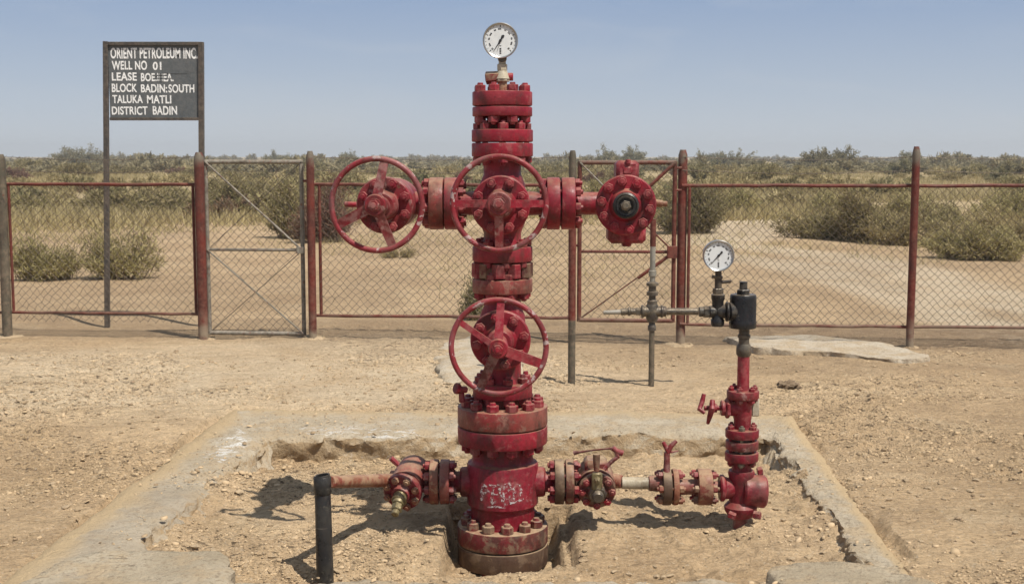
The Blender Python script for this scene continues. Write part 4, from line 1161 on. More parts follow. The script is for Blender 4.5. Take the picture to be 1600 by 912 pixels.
# right wing valve, without a wheel
WR = Vector((ux(978.5) + .0, Y0 + .02, zc))
MB().cyl((ux(898), Y0, zc), (WR.x - .03, Y0 + .02, zc), .053, n=28).build('arm', RED, wh)
ax_t = (W(978, 317.6, 5.56) - WR)
yawr = math.atan2(-ax_t.x, -ax_t.y)
bo, M, ax = bonnet(WR, yawr, .18, .225, PX(47.5, 5.56), RED, 10, .25)
bo_n, M2 = bo, frame(WR + ax * .225, ax, (0, 0, 1))
for k in range(2): pass
vb = MB().lathe([(0, -.13), (.07, -.13), (.108, -.10), (.118, -.05), (.118, .12), (0, .12)], M, 40)
tb = W(977, 262, Y0); vb.box((WR.x, Y0 + .01, tb.z - .02), (PX(35, Y0), .16, PX(36, Y0)), bev=.16)
vb.box((WR.x, Y0 + .01, Z(364, Y0)), (PX(58, Y0), .16, PX(30, Y0)), bev=.18)
vb.cyl((WR.x, Y0 - .03, Z(372, Y0)), (WR.x, Y0 - .03, Z(384, Y0)), .028, .022, n=16)
vb.build('valve_body', RED, wh)
MB().cyl((WR.x, Y0 - .07, Z(256, Y0)), (WR.x, Y0 - .07, Z(249, Y0)), .012, n=10).box((WR.x - .002, Y0 - .06, Z(266, Y0)), (PX(15, Y0), .03, PX(12, Y0)), bev=.2).build('grease_nipple', RED, wh)
MB().cyl(WR + ax * .22, WR + ax * .262, .062, .058, n=32).build('gland_ring', RED, wh)
MB().lathe([(0, .255), (.056, .255), (.058, .262), (.058, .272), (.05, .278), (.044, .276), (.042, .282), (.034, .281), (.03, .272), (0, .272)], frame(WR, ax), 40).build('gland_nut', BLACK, wh)
MB().hexa(.024, .270, .296, frame(WR, ax), .3).lathe([(0, .296), (.016, .296), (.013, .304), (0, .305)], frame(WR, ax), 14).build('stem_nut', DARKM, wh)
MB().cyl(WR + Vector((.11, -.05, .005)), WR + Vector((.165, -.05, .0)), .017, n=14).cyl(WR + Vector((.16, -.05, 0)), WR + Vector((.186, -.05, -.001)), .013, n=10).build('drain_plug', OCHRE, wh)

# --- side outlets of the casing head
zo = Z(752, Y0)
def ox(u): return W(u, 752, Y0).x
MB().cyl((X0 - .1, Y0, zo), (ox(719), Y0, zo), .075, .07, n=32).cyl((ox(722), Y0, zo), (ox(703), Y0, zo), .052, .043, n=28).build('outlet', RED, wh)
MB().cyl((X0 + .1, Y0, zo), (ox(852), Y0, zo), .075, .070, n=32).cyl((ox(850), Y0, zo), (ox(866), Y0, zo), .05, .043, n=28).build('outlet', RED, wh)
rO = PX(35, Y0, 752)
hflange_pair((ox(672), ox(686), ox(688), ox(703)), zo, Y0, rO, (OCHRE, REDF), 8, .021, .022, .3, bm=REDW)
hflange_pair((ox(866), ox(881), ox(883), ox(896)), zo, Y0, rO, (BROWN, REDD), 8, .021, .022, .3)
# left valve: bonnet leaning down and towards the viewer
VLc = Vector((ox(640), Y0 + .02, zo + .01))
MB().cyl((ox(672), Y0, zo), VLc, .040, .048, n=24).build('pipe', REDD, wh)
axl = Vector((-.20, -.90, -.26)).normalized()
bo, M, ax = bonnet(VLc, 0, .10, .135, PX(31, 5.7), REDW, 8, .4, .018, axis=axl, bmat=OCHRE)
MB().lathe([(0, -.12), (.05, -.12), (.078, -.09), (.083, -.02), (.083, .08), (0, .08)], M, 36).cyl(VLc, VLc + Vector((-.09, -.02, 0)), .045, n=20).build('valve_body', REDF, wh)
sd = Vector((-.16, -.80, -.55)).normalized(); s0 = VLc + axl * .15
MB().cyl(VLc + axl * .135, VLc + axl * .165, .046, .04, n=24).build('gland_ring', OCHRE, wh)
MB().cyl(s0, s0 + sd * .06, .033, .028, n=14).cyl(s0 + sd * .06, s0 + sd * .095, .026, n=6).cyl(s0 + sd * .095, s0 + sd * .12, .018, n=12).cyl(s0 + sd * .03, s0 + sd * .042, .037, n=16).build('stem', OLIVE, wh)
MB().cyl(VLc + Vector((-.05, -.05, .08)), VLc + Vector((-.085, -.06, .115)), .013, n=8).build('grease_nipple', RED, wh)
# pipe to the black standpipe
BP = W(503.5, 752, 5.2)
MB().cyl(VLc + Vector((-.08, -.03, .0)), W(516, 752.5, 5.23), .032, .0265, n=22).build('pipe', OCHRE, wh)
bpb = MB(); rb_ = PX(13, 5.2, 800)
bt = Vector((BP.x, 5.2, Z(741, 5.2))); bb = Vector((W(509, 905, 5.2).x, 5.2, -.3))
Mb = frame(bb, bt - bb, (1, 0, 0)); L = (bt - bb).length
bpb.lathe([(0, 0), (rb_ * 1.06, 0), (rb_ * 1.02, L * .5), (rb_ * .94, L - .004), (rb_ * .9, L), (rb_ * .76, L - .002), (rb_ * .74, L - .05), (0, L - .06)], Mb, 28)
bpb.v = [(p[0], p[1], p[2] + (0.004 * (p[0] - bt.x) / rb_ if p[2] > bt.z - .03 else 0)) for p in bpb.v]
vp = bpb.build('vent_pipe', BLACK, wh)
MB().lathe([(rb_ * .97, L - .30), (rb_ * 1.005, L - .298), (rb_ * .995, L - .225), (rb_ * .96, L - .222)], Mb, 28).build('scuffed_band', DARKM, vp)
MB().lathe([(rb_ * .97, L - .085), (rb_ * 1.06, L - .08), (rb_ * 1.05, L - .012), (rb_ * .97, L - .008)], Mb, 28).build('collar', BLACK, vp)
# right valve
VRc = Vector((ox(931), Y0 + .02, zo))
MB().cyl((ox(896), Y0, zo), VRc, .036, .045, n=24).build('pipe', REDD, wh)
axr = Vector((.0, -.96, -.22)).normalized()
bo, M, ax = bonnet(VRc, 0, .08, .11, PX(30, 5.72), REDD, 8, .0, .0175, axis=axr, bmat=RED)
MB().lathe([(0, -.11), (.05, -.11), (.085, -.08), (.09, -.02), (.09, .07), (0, .07)], M, 36).box(VRc + Vector((0, .0, .06)), (.11, .13, .1), bev=.15).build('valve_body', REDD, wh)
MB().cyl(VRc + ax * .11, VRc + ax * .15, .046, .043, n=8).cyl(VRc + ax * .15, VRc + ax * .175, .030, .024, n=16).build('gland_nut', DARKM, wh)
q0 = VRc + ax * .13
MB().box(q0 + Vector((-.003, -.012, .062)), (.05, .03, .085), bev=.2).cyl(q0 + Vector((-.003, -.02, .075)), q0 + Vector((-.003, -.055, .07)), .018, .010, n=6).build('yoke', OLIVE, wh)
yq = Y0 - .12
MB().tube([W(932, 735, yq), W(932, 722, yq), W(932, 709, yq)], [.012, .016, .017], 12).build('spindle', REDD, wh)
wq = MB().tube([W(944, 733, yq), W(955, 721, yq), W(967, 712, yq)], .010, 10).tube([W(957, 699, yq), W(963, 704, yq), W(973, 708, yq)], [.013, .013, .015], 10).tube([W(897, 707, yq + .06), W(905, 706, yq + .05), W(925, 703, yq + .04), W(945, 701, yq + .02), W(958, 700, yq)], [.012, .006, .004, .004, .007], 8).tube([W(963, 704, yq), W(966, 712, yq)], .012, 8)
wq.build('broken_handle', REDW, wh)
# line onward to the corner block
MB().cyl(VRc + Vector((.07, 0, 0)), (ox(972), Y0, zo), .036, .032, n=22).build('pipe', OCHRE, wh)
MB().cyl((ox(971), Y0, zo - .006), (ox(1014), Y0, zo - .008), .0285, n=24).build('pipe', CREAM, wh)
MB().cyl((ox(1013), Y0, zo - .008), (ox(1036), Y0, zo - .008), .036, .038, n=24).build('pipe', REDF, wh)
rP = PX(28.5, Y0, 760)
zo2 = Z(760, Y0)
hflange_pair((ox(1034), ox(1048), ox(1050), ox(1059)), zo2, Y0, rP, (BROWN, OCHRE), 6, .018, .02, .4, bm=OCHRE)
MB().cyl((ox(1058), Y0, zo2), (ox(1094), Y0, zo2), .038, .036, n=24).build('pipe', REDF, wh)
M = frame((0, Y0, zo2), (1, 0, 0), (0, 0, 1))
fo = MB().disc(rP, ox(1089), ox(1111), M, 44).build('flange', OCHRE, wh)
bolts(fo, M, rP * .78, 6, ox(1089), ox(1111), .018, .02, .01, True, .4, REDD)
MB().cyl((ox(1110), Y0, zo2), (ox(1128), Y0, zo2), .027, n=20).build('pipe', RED, wh)
# bleed handle on the flange
yq = Y0 - .02
MB().tube([W(1041.5, 737, yq), W(1042, 722, yq), W(1042, 706, yq)], [.017, .015, .014], 12).tube([W(1036, 690, yq), W(1041, 699, yq), W(1043, 708, yq), W(1048, 697, yq), W(1057, 688, yq)], [.008, .012, .016, .013, .009], 10).tube([W(1043, 705, yq), W(1050, 706, yq), W(1060, 704, yq)], [.008, .005, .003], 8).build('bleed_handle', REDW, wh)
# corner block
BX = ox(1158)
VB = frame((BX, Y0, 0), (0, 0, 1), (1, 0, 0))
rb2 = PX(18.5, Y0, 760)
zbt, zbb = Z(734, Y0), Z(806, Y0)
zm = Z(765, Y0)
bk = MB().lathe([(0, zbb), (rb2 * 1.0, zbb), (rb2 * 1.35, zbb + .03), (rb2 * 1.4, zbb + .05), (rb2, zbb + .075), (rb2, zbt - .05), (rb2 * 1.12, zbt - .012), (rb2 * 1.05, zbt), (0, zbt)], VB, 36)
bk.cyl((ox(1124), Y0, zm + .01), (ox(1132.5), Y0, zm + .01), .064, n=28).cyl((ox(1131), Y0, zm + .01), (ox(1160), Y0, zm), .054, .036, n=28)
bk.cyl((ox(1160), Y0 - .01, zm), (ox(1196), Y0 - .01, zm - .005), .075, .078, n=32)
bk.cyl((ox(1150), Y0 + .02, zm), (ox(1186), Y0 + .03, zm), .07, n=28)
bk.build('corner_block', RED, wh)
bolts_M = frame((0, Y0 - .01, zm), (1, 0, 0), (0, 0, 1))
for pa, pb_, rr_ in (((ox(1184), Y0 + .015, zm + .085), (ox(1192), Y0 + .015, zm + .09), .022), ((ox(1136), Y0 - .06, Z(797, Y0)), (ox(1146), Y0 - .075, Z(800, Y0)), .018), ((ox(1174), Y0 - .07, Z(797, Y0)), (ox(1184), Y0 - .085, Z(797, Y0)), .02)):
    MB().cyl(pa, pb_, rr_, n=6).build('plug', REDW, wh)
MB().lathe([(0, -.12), (.036, -.12), (.0345, zbb + .002), (0, zbb + .002)], VB, 24).build('pipe_foot', REDF, wh)
# riser above the block
def zr(v): return Z(v, Y0)
rC = PX(26, Y0, 690)
MB().lathe([(0, zbt), (PX(15.5, Y0), zbt), (PX(14.5, Y0), zr(715)), (0, zr(715))], VB, 28).build('neck', RED, wh)
FC = MB().disc(rC, zr(719), zr(705), VB, 40).build('flange', RED, wh)
FBm = MB().disc(rC * .98, zr(701), zr(687), VB, 40).build('flange', REDW, wh)
FA = MB().disc(rC, zr(683), zr(669), VB, 40).build('flange', RED, wh)
MB().lathe([(0, zr(710)), (rC * .6, zr(710)), (rC * .6, zr(676)), (0, zr(676))], VB, 28).build('gasket', DARKM, wh)
bolts(FA, VB, rC * .75, 6, zr(719), zr(669), .016, .016, .008, True, .3, DARKM)
MB().lathe([(0, zr(669)), (PX(13.6, Y0), zr(669)), (PX(13.6, Y0), zr(655)), (PX(14.5, Y0), zr(652)), (PX(14.5, Y0), zr(624)), (0, zr(624))], VB, 28).cyl((BX, Y0, zr(637)), (ox(1136), Y0, zr(637)), .042, .037, n=24).build('tee', RED, wh)
FD = MB().disc(PX(25, Y0, 620), zr(622), zr(609), VB, 40).build('flange', REDW, wh)
bolts(FD, VB, PX(19, Y0, 620), 6, zr(622), zr(609), .015, .015, .008, True, .1, REDW)
sn = MB().cyl((ox(1138), Y0, zr(637)), (ox(1131), Y0, zr(637)), .05, n=6).cyl((ox(1131), Y0, zr(637)), (ox(1124), Y0, zr(637)), .038, n=12).cyl((ox(1125), Y0, zr(637)), (ox(1098), Y0, zr(637)), .012, n=12)
sn.build('needle_valve', RED, wh)
MB().cyl((ox(1118), Y0, zr(637)), (ox(1110), Y0, zr(637)), .022, n=10).tube([W(1113, 625, Y0 - .02), W(1113, 637, Y0 - .04), W(1109, 650, Y0 - .02), W(1106, 661, Y0)], [.012, .016, .013, .008], 10).tube([W(1100, 615, Y0), W(1097, 628, Y0), W(1093, 639, Y0 - .02), W(1101, 645, Y0 - .03)], [.010, .012, .012, .009], 10).build('tap_handle', RED, wh)
MB().box((ox(1180), Y0 + .05, zr(638)), (.035, .05, .088), bev=.12).build('plate', CREAM, wh)
MB().lathe([(0, zr(609)), (PX(9.6, Y0), zr(609)), (PX(9.4, Y0), zr(556)), (0, zr(556))], VB, 24).build('riser_pipe', RED, wh)
MB().lathe([(0, zr(557)), (PX(9, Y0), zr(557)), (PX(11.8, Y0), zr(553)), (PX(11.8, Y0), zr(543)), (PX(9.5, Y0), zr(537)), (0, zr(537))], VB, 24).build('union', DARKM, wh)
MB().lathe([(0, zr(538)), (PX(8.4, Y0), zr(538)), (PX(8.4, Y0), zr(528)), (PX(10, Y0), zr(527)), (PX(10, Y0), zr(523)), (PX(8.4, Y0), zr(522)), (PX(8.4, Y0), zr(508)), (0, zr(508))], VB, 24).build('pipe', DARKM, wh)
UX = ux(1161, Y0, 480); VU = frame((UX, Y0, 0), (0, 0, 1), (1, 0, 0))
rU = PX(21.3, Y0, 480)
MB().lathe([(0, zr(512)), (rU * .96, zr(512)), (rU, zr(510)), (rU, zr(502)), (rU * .96, zr(499)), (rU * .97, zr(466)), (rU * .94, zr(461)), (rU * .88, zr(459.5)), (0, zr(459.5))], VU, 40).cyl((UX, Y0 - .01, zr(485)), (UX - .07, Y0 - .02, zr(486)), .026, .044, n=26).cyl((UX - .07, Y0 - .02, zr(486)), (UX - .085, Y0 - .02, zr(486)), .047, n=26).build('choke_body', BLACK, wh)
MB().hexa(PX(10.5, Y0), zr(461), zr(452), VU, .2).lathe([(0, zr(452)), (PX(6.4, Y0), zr(452)), (PX(6.2, Y0), zr(440)), (0, zr(439.5))], VU, 12).build('choke_cap', BLACK, wh)
TX = ux(1121, Y0, 480); VT = frame((TX, Y0 - .01, 0), (0, 0, 1), (1, 0, 0))
MB().lathe([(0, zr(509)), (PX(9, Y0), zr(509)), (PX(10.5, Y0), zr(506)), (PX(10.5, Y0), zr(499)), (PX(9, Y0), zr(497)), (PX(9, Y0), zr(470)), (PX(10.6, Y0), zr(466)), (PX(10.6, Y0), zr(460)), (PX(8, Y0), zr(458)), (0, zr(458))], VT, 28).cyl((TX, Y0 - .01, zr(486)), (UX - .08, Y0 - .02, zr(486)), .032, n=22).build('tee', BLACK, wh)
MB().hexa(PX(8.5, Y0), zr(458), zr(450), VT).lathe([(0, zr(450)), (PX(5.6, Y0), zr(450)), (PX(5.6, Y0), zr(436)), (PX(7, Y0), zr(435)), (PX(7, Y0), zr(431)), (PX(5, Y0), zr(430)), (PX(5, Y0), zr(420)), (0, zr(420))], VT, 16).cyl((TX, Y0 - .01, zr(441)), (TX + .06, Y0 - .01, zr(439)), .008, n=8).cyl((TX, Y0 - .01, zr(434)), (TX - .03, Y0 - .03, zr(431)), .008, n=8).build('gauge_fitting', DARKM, wh)
gauge(1122.3, 399, 24.4, Y0 - .03, 228, -.05)
SP = G(1017.5, 601); SPz = Z(486.5, SP.y)
tx_ = lambda u: ux(u, Y0 - .01, 486)
MB().cyl((TX, Y0 - .01, zr(486.5)), (tx_(1108), Y0 - .01, zr(486.5)), .028, n=20).cyl((tx_(1108.5), Y0 - .01, zr(486.5)), (tx_(1099), Y0 - .01, zr(486.5)), .0275, n=6).cyl((tx_(1099.5), Y0 - .01, zr(486.5)), (tx_(1092), Y0 - .01, zr(486.5)), .0235, n=16).build('union', BLACK, wh)
emit_bolts()

# ================================================================== STANDPIPE by the fence
def standpipe():
    ys = SP.y
    root = empty('standpipe', (SP.x, ys, 0), 'thin grey standpipe with a cross fitting, half way back to the fence', 'pipe')
    V = frame((SP.x, ys, 0), (0, 0, 1), (1, 0, 0)); q = lambda n: PX(n, ys)
    zz = lambda v: Z(v, ys)
    MB().lathe([(0, -.1), (q(4.6), -.1), (q(4.4), zz(512)), (0, zz(512))], V, 16).build('lower_pipe', FGREY, root)
    MB().lathe([(0, zz(516)), (q(6.5), zz(516)), (q(6.5), zz(509)), (q(5), zz(507)), (q(5), zz(503)), (q(8), zz(502)), (q(8), zz(497)), (0, zz(497))], V, 16).build('union', DARKM, root)
    x = MB().lathe([(0, zz(500)), (q(8.5), zz(500)), (q(9.5), zz(497)), (q(9.5), zz(478)), (q(8.5), zz(475)), (0, zz(475))], V, 20)
    x.cyl((SP.x - q(15), ys, SPz), (SP.x + q(22), ys, SPz), q(8.5), n=18).cyl((SP.x - q(17), ys, SPz), (SP.x - q(13), ys, SPz), q(10.5), n=18).cyl((SP.x + q(13), ys, SPz), (SP.x + q(17), ys, SPz), q(10), n=18)
    x.build('cross_fitting', DARKM, root)
    MB().cyl((SP.x - q(16), ys, SPz), (SP.x - q(26), ys, SPz), q(6), n=6).cyl((SP.x - q(26), ys, SPz), (SP.x - q(34), ys, SPz), q(5.2), n=14).cyl((SP.x - q(34), ys, SPz), (SP.x - q(38), ys, SPz), q(7), n=14).cyl((SP.x - q(38), ys, SPz), (SP.x - q(49), ys, SPz - .004), q(5.5), n=14).build('coupling', DARKM, root)
    MB().cyl((SP.x - q(48), ys, SPz - .004), (SP.x - q(76), ys, SPz - .008), q(4), q(3.4), n=12).build('side_pipe', GREYM, root)
    pe = W(1102, 486, ys).x
    MB().cyl((SP.x + q(20), ys, SPz), (pe, ys, SPz), q(5.6), n=16).build('side_pipe', DARKM, root)
    MB().cyl((pe - q(2), ys, SPz), (pe + q(6), ys, SPz), q(7.2), n=8).build('end_cap', DARKM, root)
    MB().lathe([(0, zz(476)), (q(8), zz(476)), (q(8), zz(470)), (q(5.5), zz(468)), (q(5.5), zz(462)), (q(9), zz(461)), (q(9), zz(456)), (q(6), zz(455)), (q(6), zz(447)), (q(9.5), zz(446)), (q(9.5), zz(442)), (q(5), zz(440)), (0, zz(440))], V, 18).build('union', DARKM, root)
    MB().lathe([(0, zz(441)), (q(4.4), zz(441)), (q(4.4), zz(432)), (q(6), zz(431)), (q(6), zz(423)), (q(4.3), zz(422)), (q(4.3), zz(385)), (0, zz(385))], V, 16).build('upper_pipe', GREYM, root)
    MB().lathe([(0, zz(385)), (q(4.6), zz(385)), (q(4.6), zz(342)), (0, zz(342))], V, 16).build('upper_pipe', FRED, root)
standpipe()

# ================================================================== SCRUB
def bush_arrays(seed, rx, ry, h, stems, leaves, ll, lw, droop=.25, dome=.65):
    r = np.random.default_rng(seed)
    V, F, k = [], [], 0
    SV, SF, sk = [], [], 0
    tips = []
    nl = max(3, stems // 7)
    lobes = np.column_stack([r.uniform(-.75, .75, nl) * rx, r.uniform(-.75, .75, nl) * ry, r.uniform(.45, 1.0, nl) * h])
    for s in range(stems):
        lb = lobes[r.integers(nl)]
        a = r.uniform(0, 2 * math.pi); q = math.sqrt(r.uniform(0, 1))
        base = np.array([lb[0] * .55 + r.normal() * rx * .12, lb[1] * .55 + r.normal() * ry * .12, -.05])
        tip = np.array([lb[0] + math.cos(a) * q * rx * .42, lb[1] + math.sin(a) * q * ry * .42, 0])
        e = math.hypot(tip[0] / rx, tip[1] / ry)
        tip[2] = lb[2] * max(.12, 1 - .55 * q ** 2) * max(.25, 1 - .45 * max(0, e - .5) ** 1.3) * r.uniform(.55, 1.2)
        mid = base * .5 + tip * .5 + np.array([0, 0, h * droop * r.uniform(0, .6)]) + r.normal(size=3) * .04 * h
        ts = np.linspace(0, 1, 7)[:, None]
        P = (1 - ts) ** 2 * base + 2 * ts * (1 - ts) * mid + ts ** 2 * tip
        tips.append(P)
        if s % 5 == 0: P = P.copy(); P[5:] = P[4] + (P[5:] - P[4]) * 1.5
        rad = np.linspace(.011, .0045, 7) * max(.6, h)
        for i in range(7):
            for an in (0, 2.1, 4.2): SV.append(P[i] + rad[i] * np.array([math.cos(an), math.sin(an), 0]))
        for i in range(6):
            for c in range(3): SF.append((sk + i * 3 + c, sk + i * 3 + (c + 1) % 3, sk + i * 3 + 3 + (c + 1) % 3, sk + i * 3 + 3 + c))
        sk += 21
    T = np.array(tips)
    n = leaves
    si = r.integers(stems, size=n); t = r.uniform(.15, 1, n) ** .65 * 6
    i0 = np.minimum(t.astype(int), 5); fr_ = (t - i0)[:, None]
    C = T[si, i0] * (1 - fr_) + T[si, i0 + 1] * fr_
    spread = .055 * h + .022
    C = C + r.normal(size=(n, 3)) * np.array([spread, spread, spread * .7])
    C[:, 2] = np.maximum(C[:, 2], .01)
    D = (T[si, 6] - T[si, 3]); D /= np.linalg.norm(D, axis=1, keepdims=True) + 1e-9
    D = D * .8 + r.normal(size=(n, 3)) * .75 + np.array([0, 0, .25]); D /= np.linalg.norm(D, axis=1, keepdims=True)
    S = np.cross(D, r.normal(size=(n, 3))); S /= np.linalg.norm(S, axis=1, keepdims=True) + 1e-9
    L = ll * r.uniform(.6, 1.4, n)[:, None]; Wd = lw * r.uniform(.7, 1.3, n)[:, None]
    A = C - S * Wd * .5; B = C + S * Wd * .5; E = C + D * L + S * Wd * .2; Fv = C + D * L - S * Wd * .2
    LV = np.stack([A, B, E, Fv], 1).reshape(-1, 3)
    LF = np.arange(n * 4).reshape(n, 4)
    return LV, LF, np.array(SV), SF
def near_bush(u0, u1, vtop, vbase, mat, label, seed, depth=.6, stems=60, leaves=9000, ll=.06, lw=.014, group=None, tall=1.05):
    g = G((u0 + u1) / 2, vbase); Y = g.y
    rx = PX((u1 - u0) / 2, Y); h = PX(vbase - vtop, Y) ; ry = rx * depth
    Y += ry * .8; g = Vector(((((u0 + u1) / 2) - 800) / FPX * Y, Y, 0))
    root = empty('bush', (g.x, g.y, gz(g.x, g.y)), label, 'bush', group)
    LV, LF, SV, SF = bush_arrays(seed, rx, ry, h * tall, stems, leaves, ll, lw)
    for nm, me in (('foliage', quick_mesh('foliage', LV, LF, mat)), ('stems', quick_mesh('stems', SV, SF, TWIG))):
        o = bpy.data.objects.new(nm, me); COL.objects.link(o); o.parent = root
    return root
GB = 'scrub bushes beyond the fence'
near_bush(2, 126, 372, 441, LEAF_PALE, 'pale olive bush just beyond the fence, left of the signboard post', 1, .6, 70, 5600, .065, .012, GB, tall=1.15)
near_bush(120, 256, 356, 440, LEAF_PALE, 'pale olive bush growing behind the left signboard post', 2, .6, 70, 6400, .065, .012, GB, tall=1.25)
near_bush(70, 125, 362, 438, LEAF_DRY, 'brown dry bush between two pale olive bushes by the signboard', 3, .8, 30, 2600, .06, .010, GB)
near_bush(410, 500, 268, 372, LEAF_OLIVE, 'olive bush seen through the right edge of the grey gate', 4, .7, 90, 12000, .085, .022, GB)
near_bush(468, 545, 258, 378, LEAF_RED, 'reddish brown bare bush beside the left handwheel', 5, .7, 110, 9000, .08, .016, GB)
near_bush(1030, 1135, 272, 366, LEAF_DARK, 'dark green bush behind the red gate post and small gauge', 6, .7, 100, 13000, .085, .024, GB)
near_bush(1215, 1330, 318, 374, LEAF_OLIVE, 'low olive bush on the far side of the dirt track', 7, .7, 80, 9000, .08, .02, GB)
near_bush(1290, 1425, 296, 378, LEAF_OLIVE, 'wide olive bush behind the fence left of the right post', 8, .7, 110, 13000, .08, .02, GB)
near_bush(1330, 1440, 330, 382, LEAF_DRY, 'tan dry bush at the foot of the right fence post', 9, .7, 60, 6000, .08, .018, GB)
near_bush(1440, 1620, 342, 408, LEAF_PALE, 'grey olive bush nearest to the fence on the right', 10, .6, 100, 12000, .07, .016, GB)
near_bush(1500, 1680, 320, 392, LEAF_DRY, 'straw coloured bush behind the nearest bush on the right', 11, .6, 90, 10000, .075, .018, GB)
near_bush(590, 650, 386, 404, LEAF_DRY, 'tiny dry shrub on bare sand below the left handwheel', 12, .8, 30, 1300, .05, .010, GB)
near_bush(720, 748, 425, 500, LEAF_DARK, 'small dark shrub behind the wellhead column', 13, .8, 26, 1600, .05, .012, GB)
near_bush(260, 420, 272, 334, LEAF_OLIVE, 'broad olive bush in front of the scrub behind the grey gate', 14, .6, 100, 11000, .10, .03, GB)
near_bush(90, 300, 285, 333, LEAF_OLIVE, 'long low olive bush along the scrub edge under the signboard', 15, .5, 110, 11000, .10, .03, GB)
for q, (u0, u1, vt, vb, mt, lab) in enumerate([
    (1560, 1720, 318, 372, LEAF_OLIVE, 'olive bush at the right picture edge behind the straw coloured one'),
    (1420, 1520, 310, 366, LEAF_OLIVE, 'olive bush right of the right fence post, set back from the track'),
    (1500, 1640, 290, 345, LEAF_PALE, 'pale olive bush further back at the far right'),
    (1380, 1480, 292, 344, LEAF_PALE, 'pale olive bush behind the right fence post under the top rail'),
    (1440, 1560, 330, 384, LEAF_DRY, 'flat tan bush between the grey olive bush and the right post'),
    (1240, 1330, 290, 338, LEAF_PALE, 'pale bush where the dirt track vanishes into the scrub'),
    (1100, 1190, 285, 334, LEAF_PALE, 'pale bush left of the dirt track, behind the dark green one'),
    (1620, 1760, 350, 412, LEAF_OLIVE, 'olive bush cut off by the right edge'),
    (880, 960, 282, 332, LEAF_PALE, 'pale bush behind the slim lone post'),
    (640, 740, 284, 334, LEAF_OLIVE, 'olive bush showing below the left arm of the wellhead'),
    (940, 1040, 290, 345, LEAF_OLIVE, 'olive bush seen through the red gate under the capped valve'),
    (345, 420, 292, 338, LEAF_PALE, 'pale yellowish bush seen through the middle of the grey gate'),
    (0, 90, 292, 334, LEAF_PALE, 'pale bush behind the far left fence post'),
    (545, 620, 284, 336, LEAF_PALE, 'pale bush behind the left handwheel')]):
    near_bush(u0, u1, vt, vb, mt, lab, 40 + q, .7, 80, 7000, .085, .022, GB)
# bushes standing above the horizon
near_bush(1246, 1336, 226, 268, LEAF_HZ, 'tall round dark bush on the horizon at the right', 16, .8, 180, 18000, .22, .12, GB, tall=1.0)
near_bush(72, 190, 225, 262, LEAF_HZ, 'wide dark bush on the horizon left of the signboard', 17, .7, 220, 18000, .22, .12, GB, tall=1.0)
near_bush(925, 968, 226, 262, LEAF_HZ, 'round dark bush on the horizon above the red gate', 18, .8, 120, 10000, .22, .12, GB, tall=1.0)
near_bush(968, 1010, 229, 262, LEAF_HZ, 'smaller dark bush on the horizon above the capped valve', 19, .8, 120, 10000, .22, .12, GB, tall=1.0)
near_bush(1075, 1185, 233, 262, LEAF_HZ, 'long dark bush on the horizon right of the red gate', 20, .7, 180, 14000, .22, .12, GB, tall=1.0)
near_bush(530, 562, 233, 258, LEAF_HZ, 'small dark bush on the horizon above the left handwheel', 21, .8, 80, 7000, .22, .12, GB, tall=1.0)
near_bush(412, 462, 234, 258, LEAF_HZ, 'low dark bush on the horizon above the grey gate', 22, .8, 100, 9000, .22, .12, GB, tall=1.0)
near_bush(1400, 1445, 232, 262, LEAF_HZ, 'dark bush on the horizon behind the right fence post', 23, .8, 100, 9000, .22, .12, GB, tall=1.0)

# the belt of scrub: individual far bushes
protos = []
for i, (mat, hh) in enumerate([(LEAF_OLIVE, .95), (LEAF_OLIVE, .7), (LEAF_DARK, 1.0), (LEAF_DRY, .7), (LEAF_DRY, .55), (LEAF_OLIVE, .8), (LEAF_DARK, .75), (LEAF_RED, .8)]):
    LV, LF, SV, SF = bush_arrays(200 + i, 1.25, 1.1, hh, 60, 2600, .15, .06)
    protos.append(quick_mesh('bush', LV, LF, mat))
random.seed(3)
labels = ['olive bush in the far scrub belt', 'low olive bush in the far scrub belt', 'dark green bush in the far scrub belt', 'straw coloured dry bush in the far scrub belt', 'low straw coloured bush in the far scrub belt', 'spreading olive bush in the far scrub belt', 'low dark green bush in the far scrub belt', 'reddish brown bush in the far scrub belt']
groups = ['olive bushes in the far scrub', 'low olive bushes in the far scrub', 'dark green bushes in the far scrub', 'straw coloured bushes in the far scrub', 'low straw coloured bushes in the far scrub', 'spreading olive bushes in the far scrub', 'low dark bushes in the far scrub', 'reddish bushes in the far scrub']
rb = random.Random(5)
def scatter_bush(x, y, s, k):
    o = bpy.data.objects.new('bush', protos[k]); COL.objects.link(o)
    o.location = (x, y, gz(x, y)); o.rotation_euler.z = rb.uniform(0, 6.28); o.scale = (s * rb.uniform(.8, 1.3), s * rb.uniform(.8, 1.3), s * rb.uniform(.8, 1.15))
    tag(o, labels[k], 'bush', groups[k])
cnt = 0
while cnt < 265:
    y = 36 + 130 * rb.random() ** 1.35
    u = rb.uniform(-120, 1720); x = (u - 800) / FPX * y
    if 1120 < u < 1260 and y < 42: continue
    k = rb.choices(range(8), [5, 4, 3, 5, 5, 4, 3, .6])[0]
    scatter_bush(x, y, rb.uniform(.6, 1.25) * (1 + max(0, y - 60) / 200), k); cnt += 1
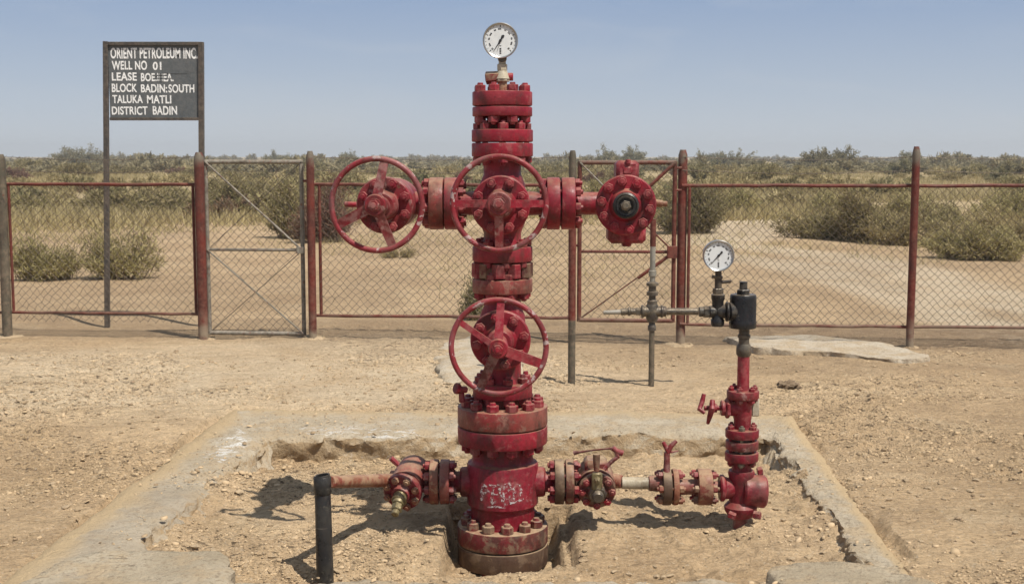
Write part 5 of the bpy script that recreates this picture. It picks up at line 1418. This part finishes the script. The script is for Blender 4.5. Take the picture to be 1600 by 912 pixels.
# distant scrub and dry grass: one mass each
def far_scrub():
    LVs, LFs, k = [], [], 0
    r = np.random.default_rng(77)
    base = [bush_arrays(300 + i, 1.6, 1.6, 1.25, 20, 420, .40, .20)[:2] for i in range(6)]
    for i in range(1100):
        y = 130 + 560 * r.random() ** 1.5; x = r.uniform(-.55, .55) * y
        cl_ = float(fbm(np.array([x / y * 14.0]), np.array([y * .004]), oct=4, seed=44)[0])
        V, F = base[i % 6]; s = r.uniform(.5, 1.0) * (1 + (y - 130) / 900)
        a = r.uniform(0, 6.28); c, sn_ = math.cos(a), math.sin(a)
        Q = np.column_stack([V[:, 0] * c - V[:, 1] * sn_, V[:, 0] * sn_ + V[:, 1] * c, V[:, 2]]) * np.array([s * 1.7, s * 1.7, s * r.uniform(.8, 1.3) * (1 + .7 * max(-.45, cl_))]) + (x, y, 0)
        LVs.append(Q); LFs.append(F + k); k += len(V)
    o = bpy.data.objects.new('distant_scrub', quick_mesh('distant_scrub', np.concatenate(LVs), np.concatenate(LFs), LEAF_FAR)); COL.objects.link(o)
    tag(o, 'dark line of distant scrub along the horizon', 'scrub', kind='stuff')
far_scrub()
def dry_grass():
    r = np.random.default_rng(78)
    n = 20000
    y = 30 + 110 * r.random(n) ** 1.4; x = r.uniform(-.52, .52, n) * y
    keep = (fbm(x * .12, y * .12, oct=3, seed=8) + .35 * sstep(34, 44, y) > .1) & (y > 33 + 4 * vnoise(x * .2, y * .0, seed=4))
    x, y = x[keep], y[keep]
    tx = r.uniform(-.5, .5, 2600); ty = 12.4 + 24 * r.random(2600) ** .55; tx = tx * ty
    kp = (fbm(tx * .3, ty * .3, oct=3, seed=12) > .12 - .35 * sstep(20, 34, ty) - .3 * (tx / ty > .22)) & ~((tx / ty > .14) & (ty < 24) & (tx / ty < .5) & (ty > 13) & (ty < 19.5))
    x = np.concatenate([x, tx[kp]]); y = np.concatenate([y, ty[kp]])
    n = len(x); nb = 12
    bx = np.repeat(x, nb) + r.normal(size=n * nb) * .30 * np.where(np.repeat(y, nb) < 31, .35, 1); by = np.repeat(y, nb) + r.normal(size=n * nb) * .30 * np.where(np.repeat(y, nb) < 31, .35, 1)
    sm = np.where(np.repeat(y, nb) < 31, .38, 1.0); hh = r.uniform(.08, .42, n * nb) * sm; wd = r.uniform(.012, .035, n * nb) * sm
    a = r.uniform(0, 6.28, n * nb); lean = r.normal(size=(n * nb, 2)) * .16
    A = np.column_stack([bx - wd * np.cos(a), by - wd * np.sin(a), np.full(n * nb, -.15)])
    B = np.column_stack([bx + wd * np.cos(a), by + wd * np.sin(a), np.full(n * nb, -.15)])
    C = np.column_stack([bx + lean[:, 0], by + lean[:, 1], hh])
    V = np.stack([A, B, C], 1).reshape(-1, 3); F = np.arange(len(V)).reshape(-1, 3)
    o = bpy.data.objects.new('dry_grass', quick_mesh('dry_grass', V, F, LEAF_DRY)); COL.objects.link(o)
    tag(o, 'yellowed dry grass between the far bushes', 'grass', kind='stuff')
dry_grass()

# ================================================================== the air
def haze():
    me = MB(); me.box((0, 440, 4.4), (1300, 960, 12.8), bev=0.0001)
    b = bpy.data.materials.new('dusty_air'); b.use_nodes = True; n = b.node_tree; n.nodes.remove(n.nodes['Principled BSDF'])
    v = n.nodes.new('ShaderNodeVolumePrincipled'); v.inputs['Color'].default_value = (0.86, 0.88, 0.90, 1); v.inputs['Density'].default_value = 0.00075; v.inputs['Anisotropy'].default_value = 0.2
    n.links.new(v.outputs[0], n.nodes['Material Output'].inputs['Volume'])
    o = me.build('haze', b, None, (0, 440, 4.4), smooth=0)
    tag(o, 'thin dusty air over the plain', 'haze', kind='stuff')
haze()
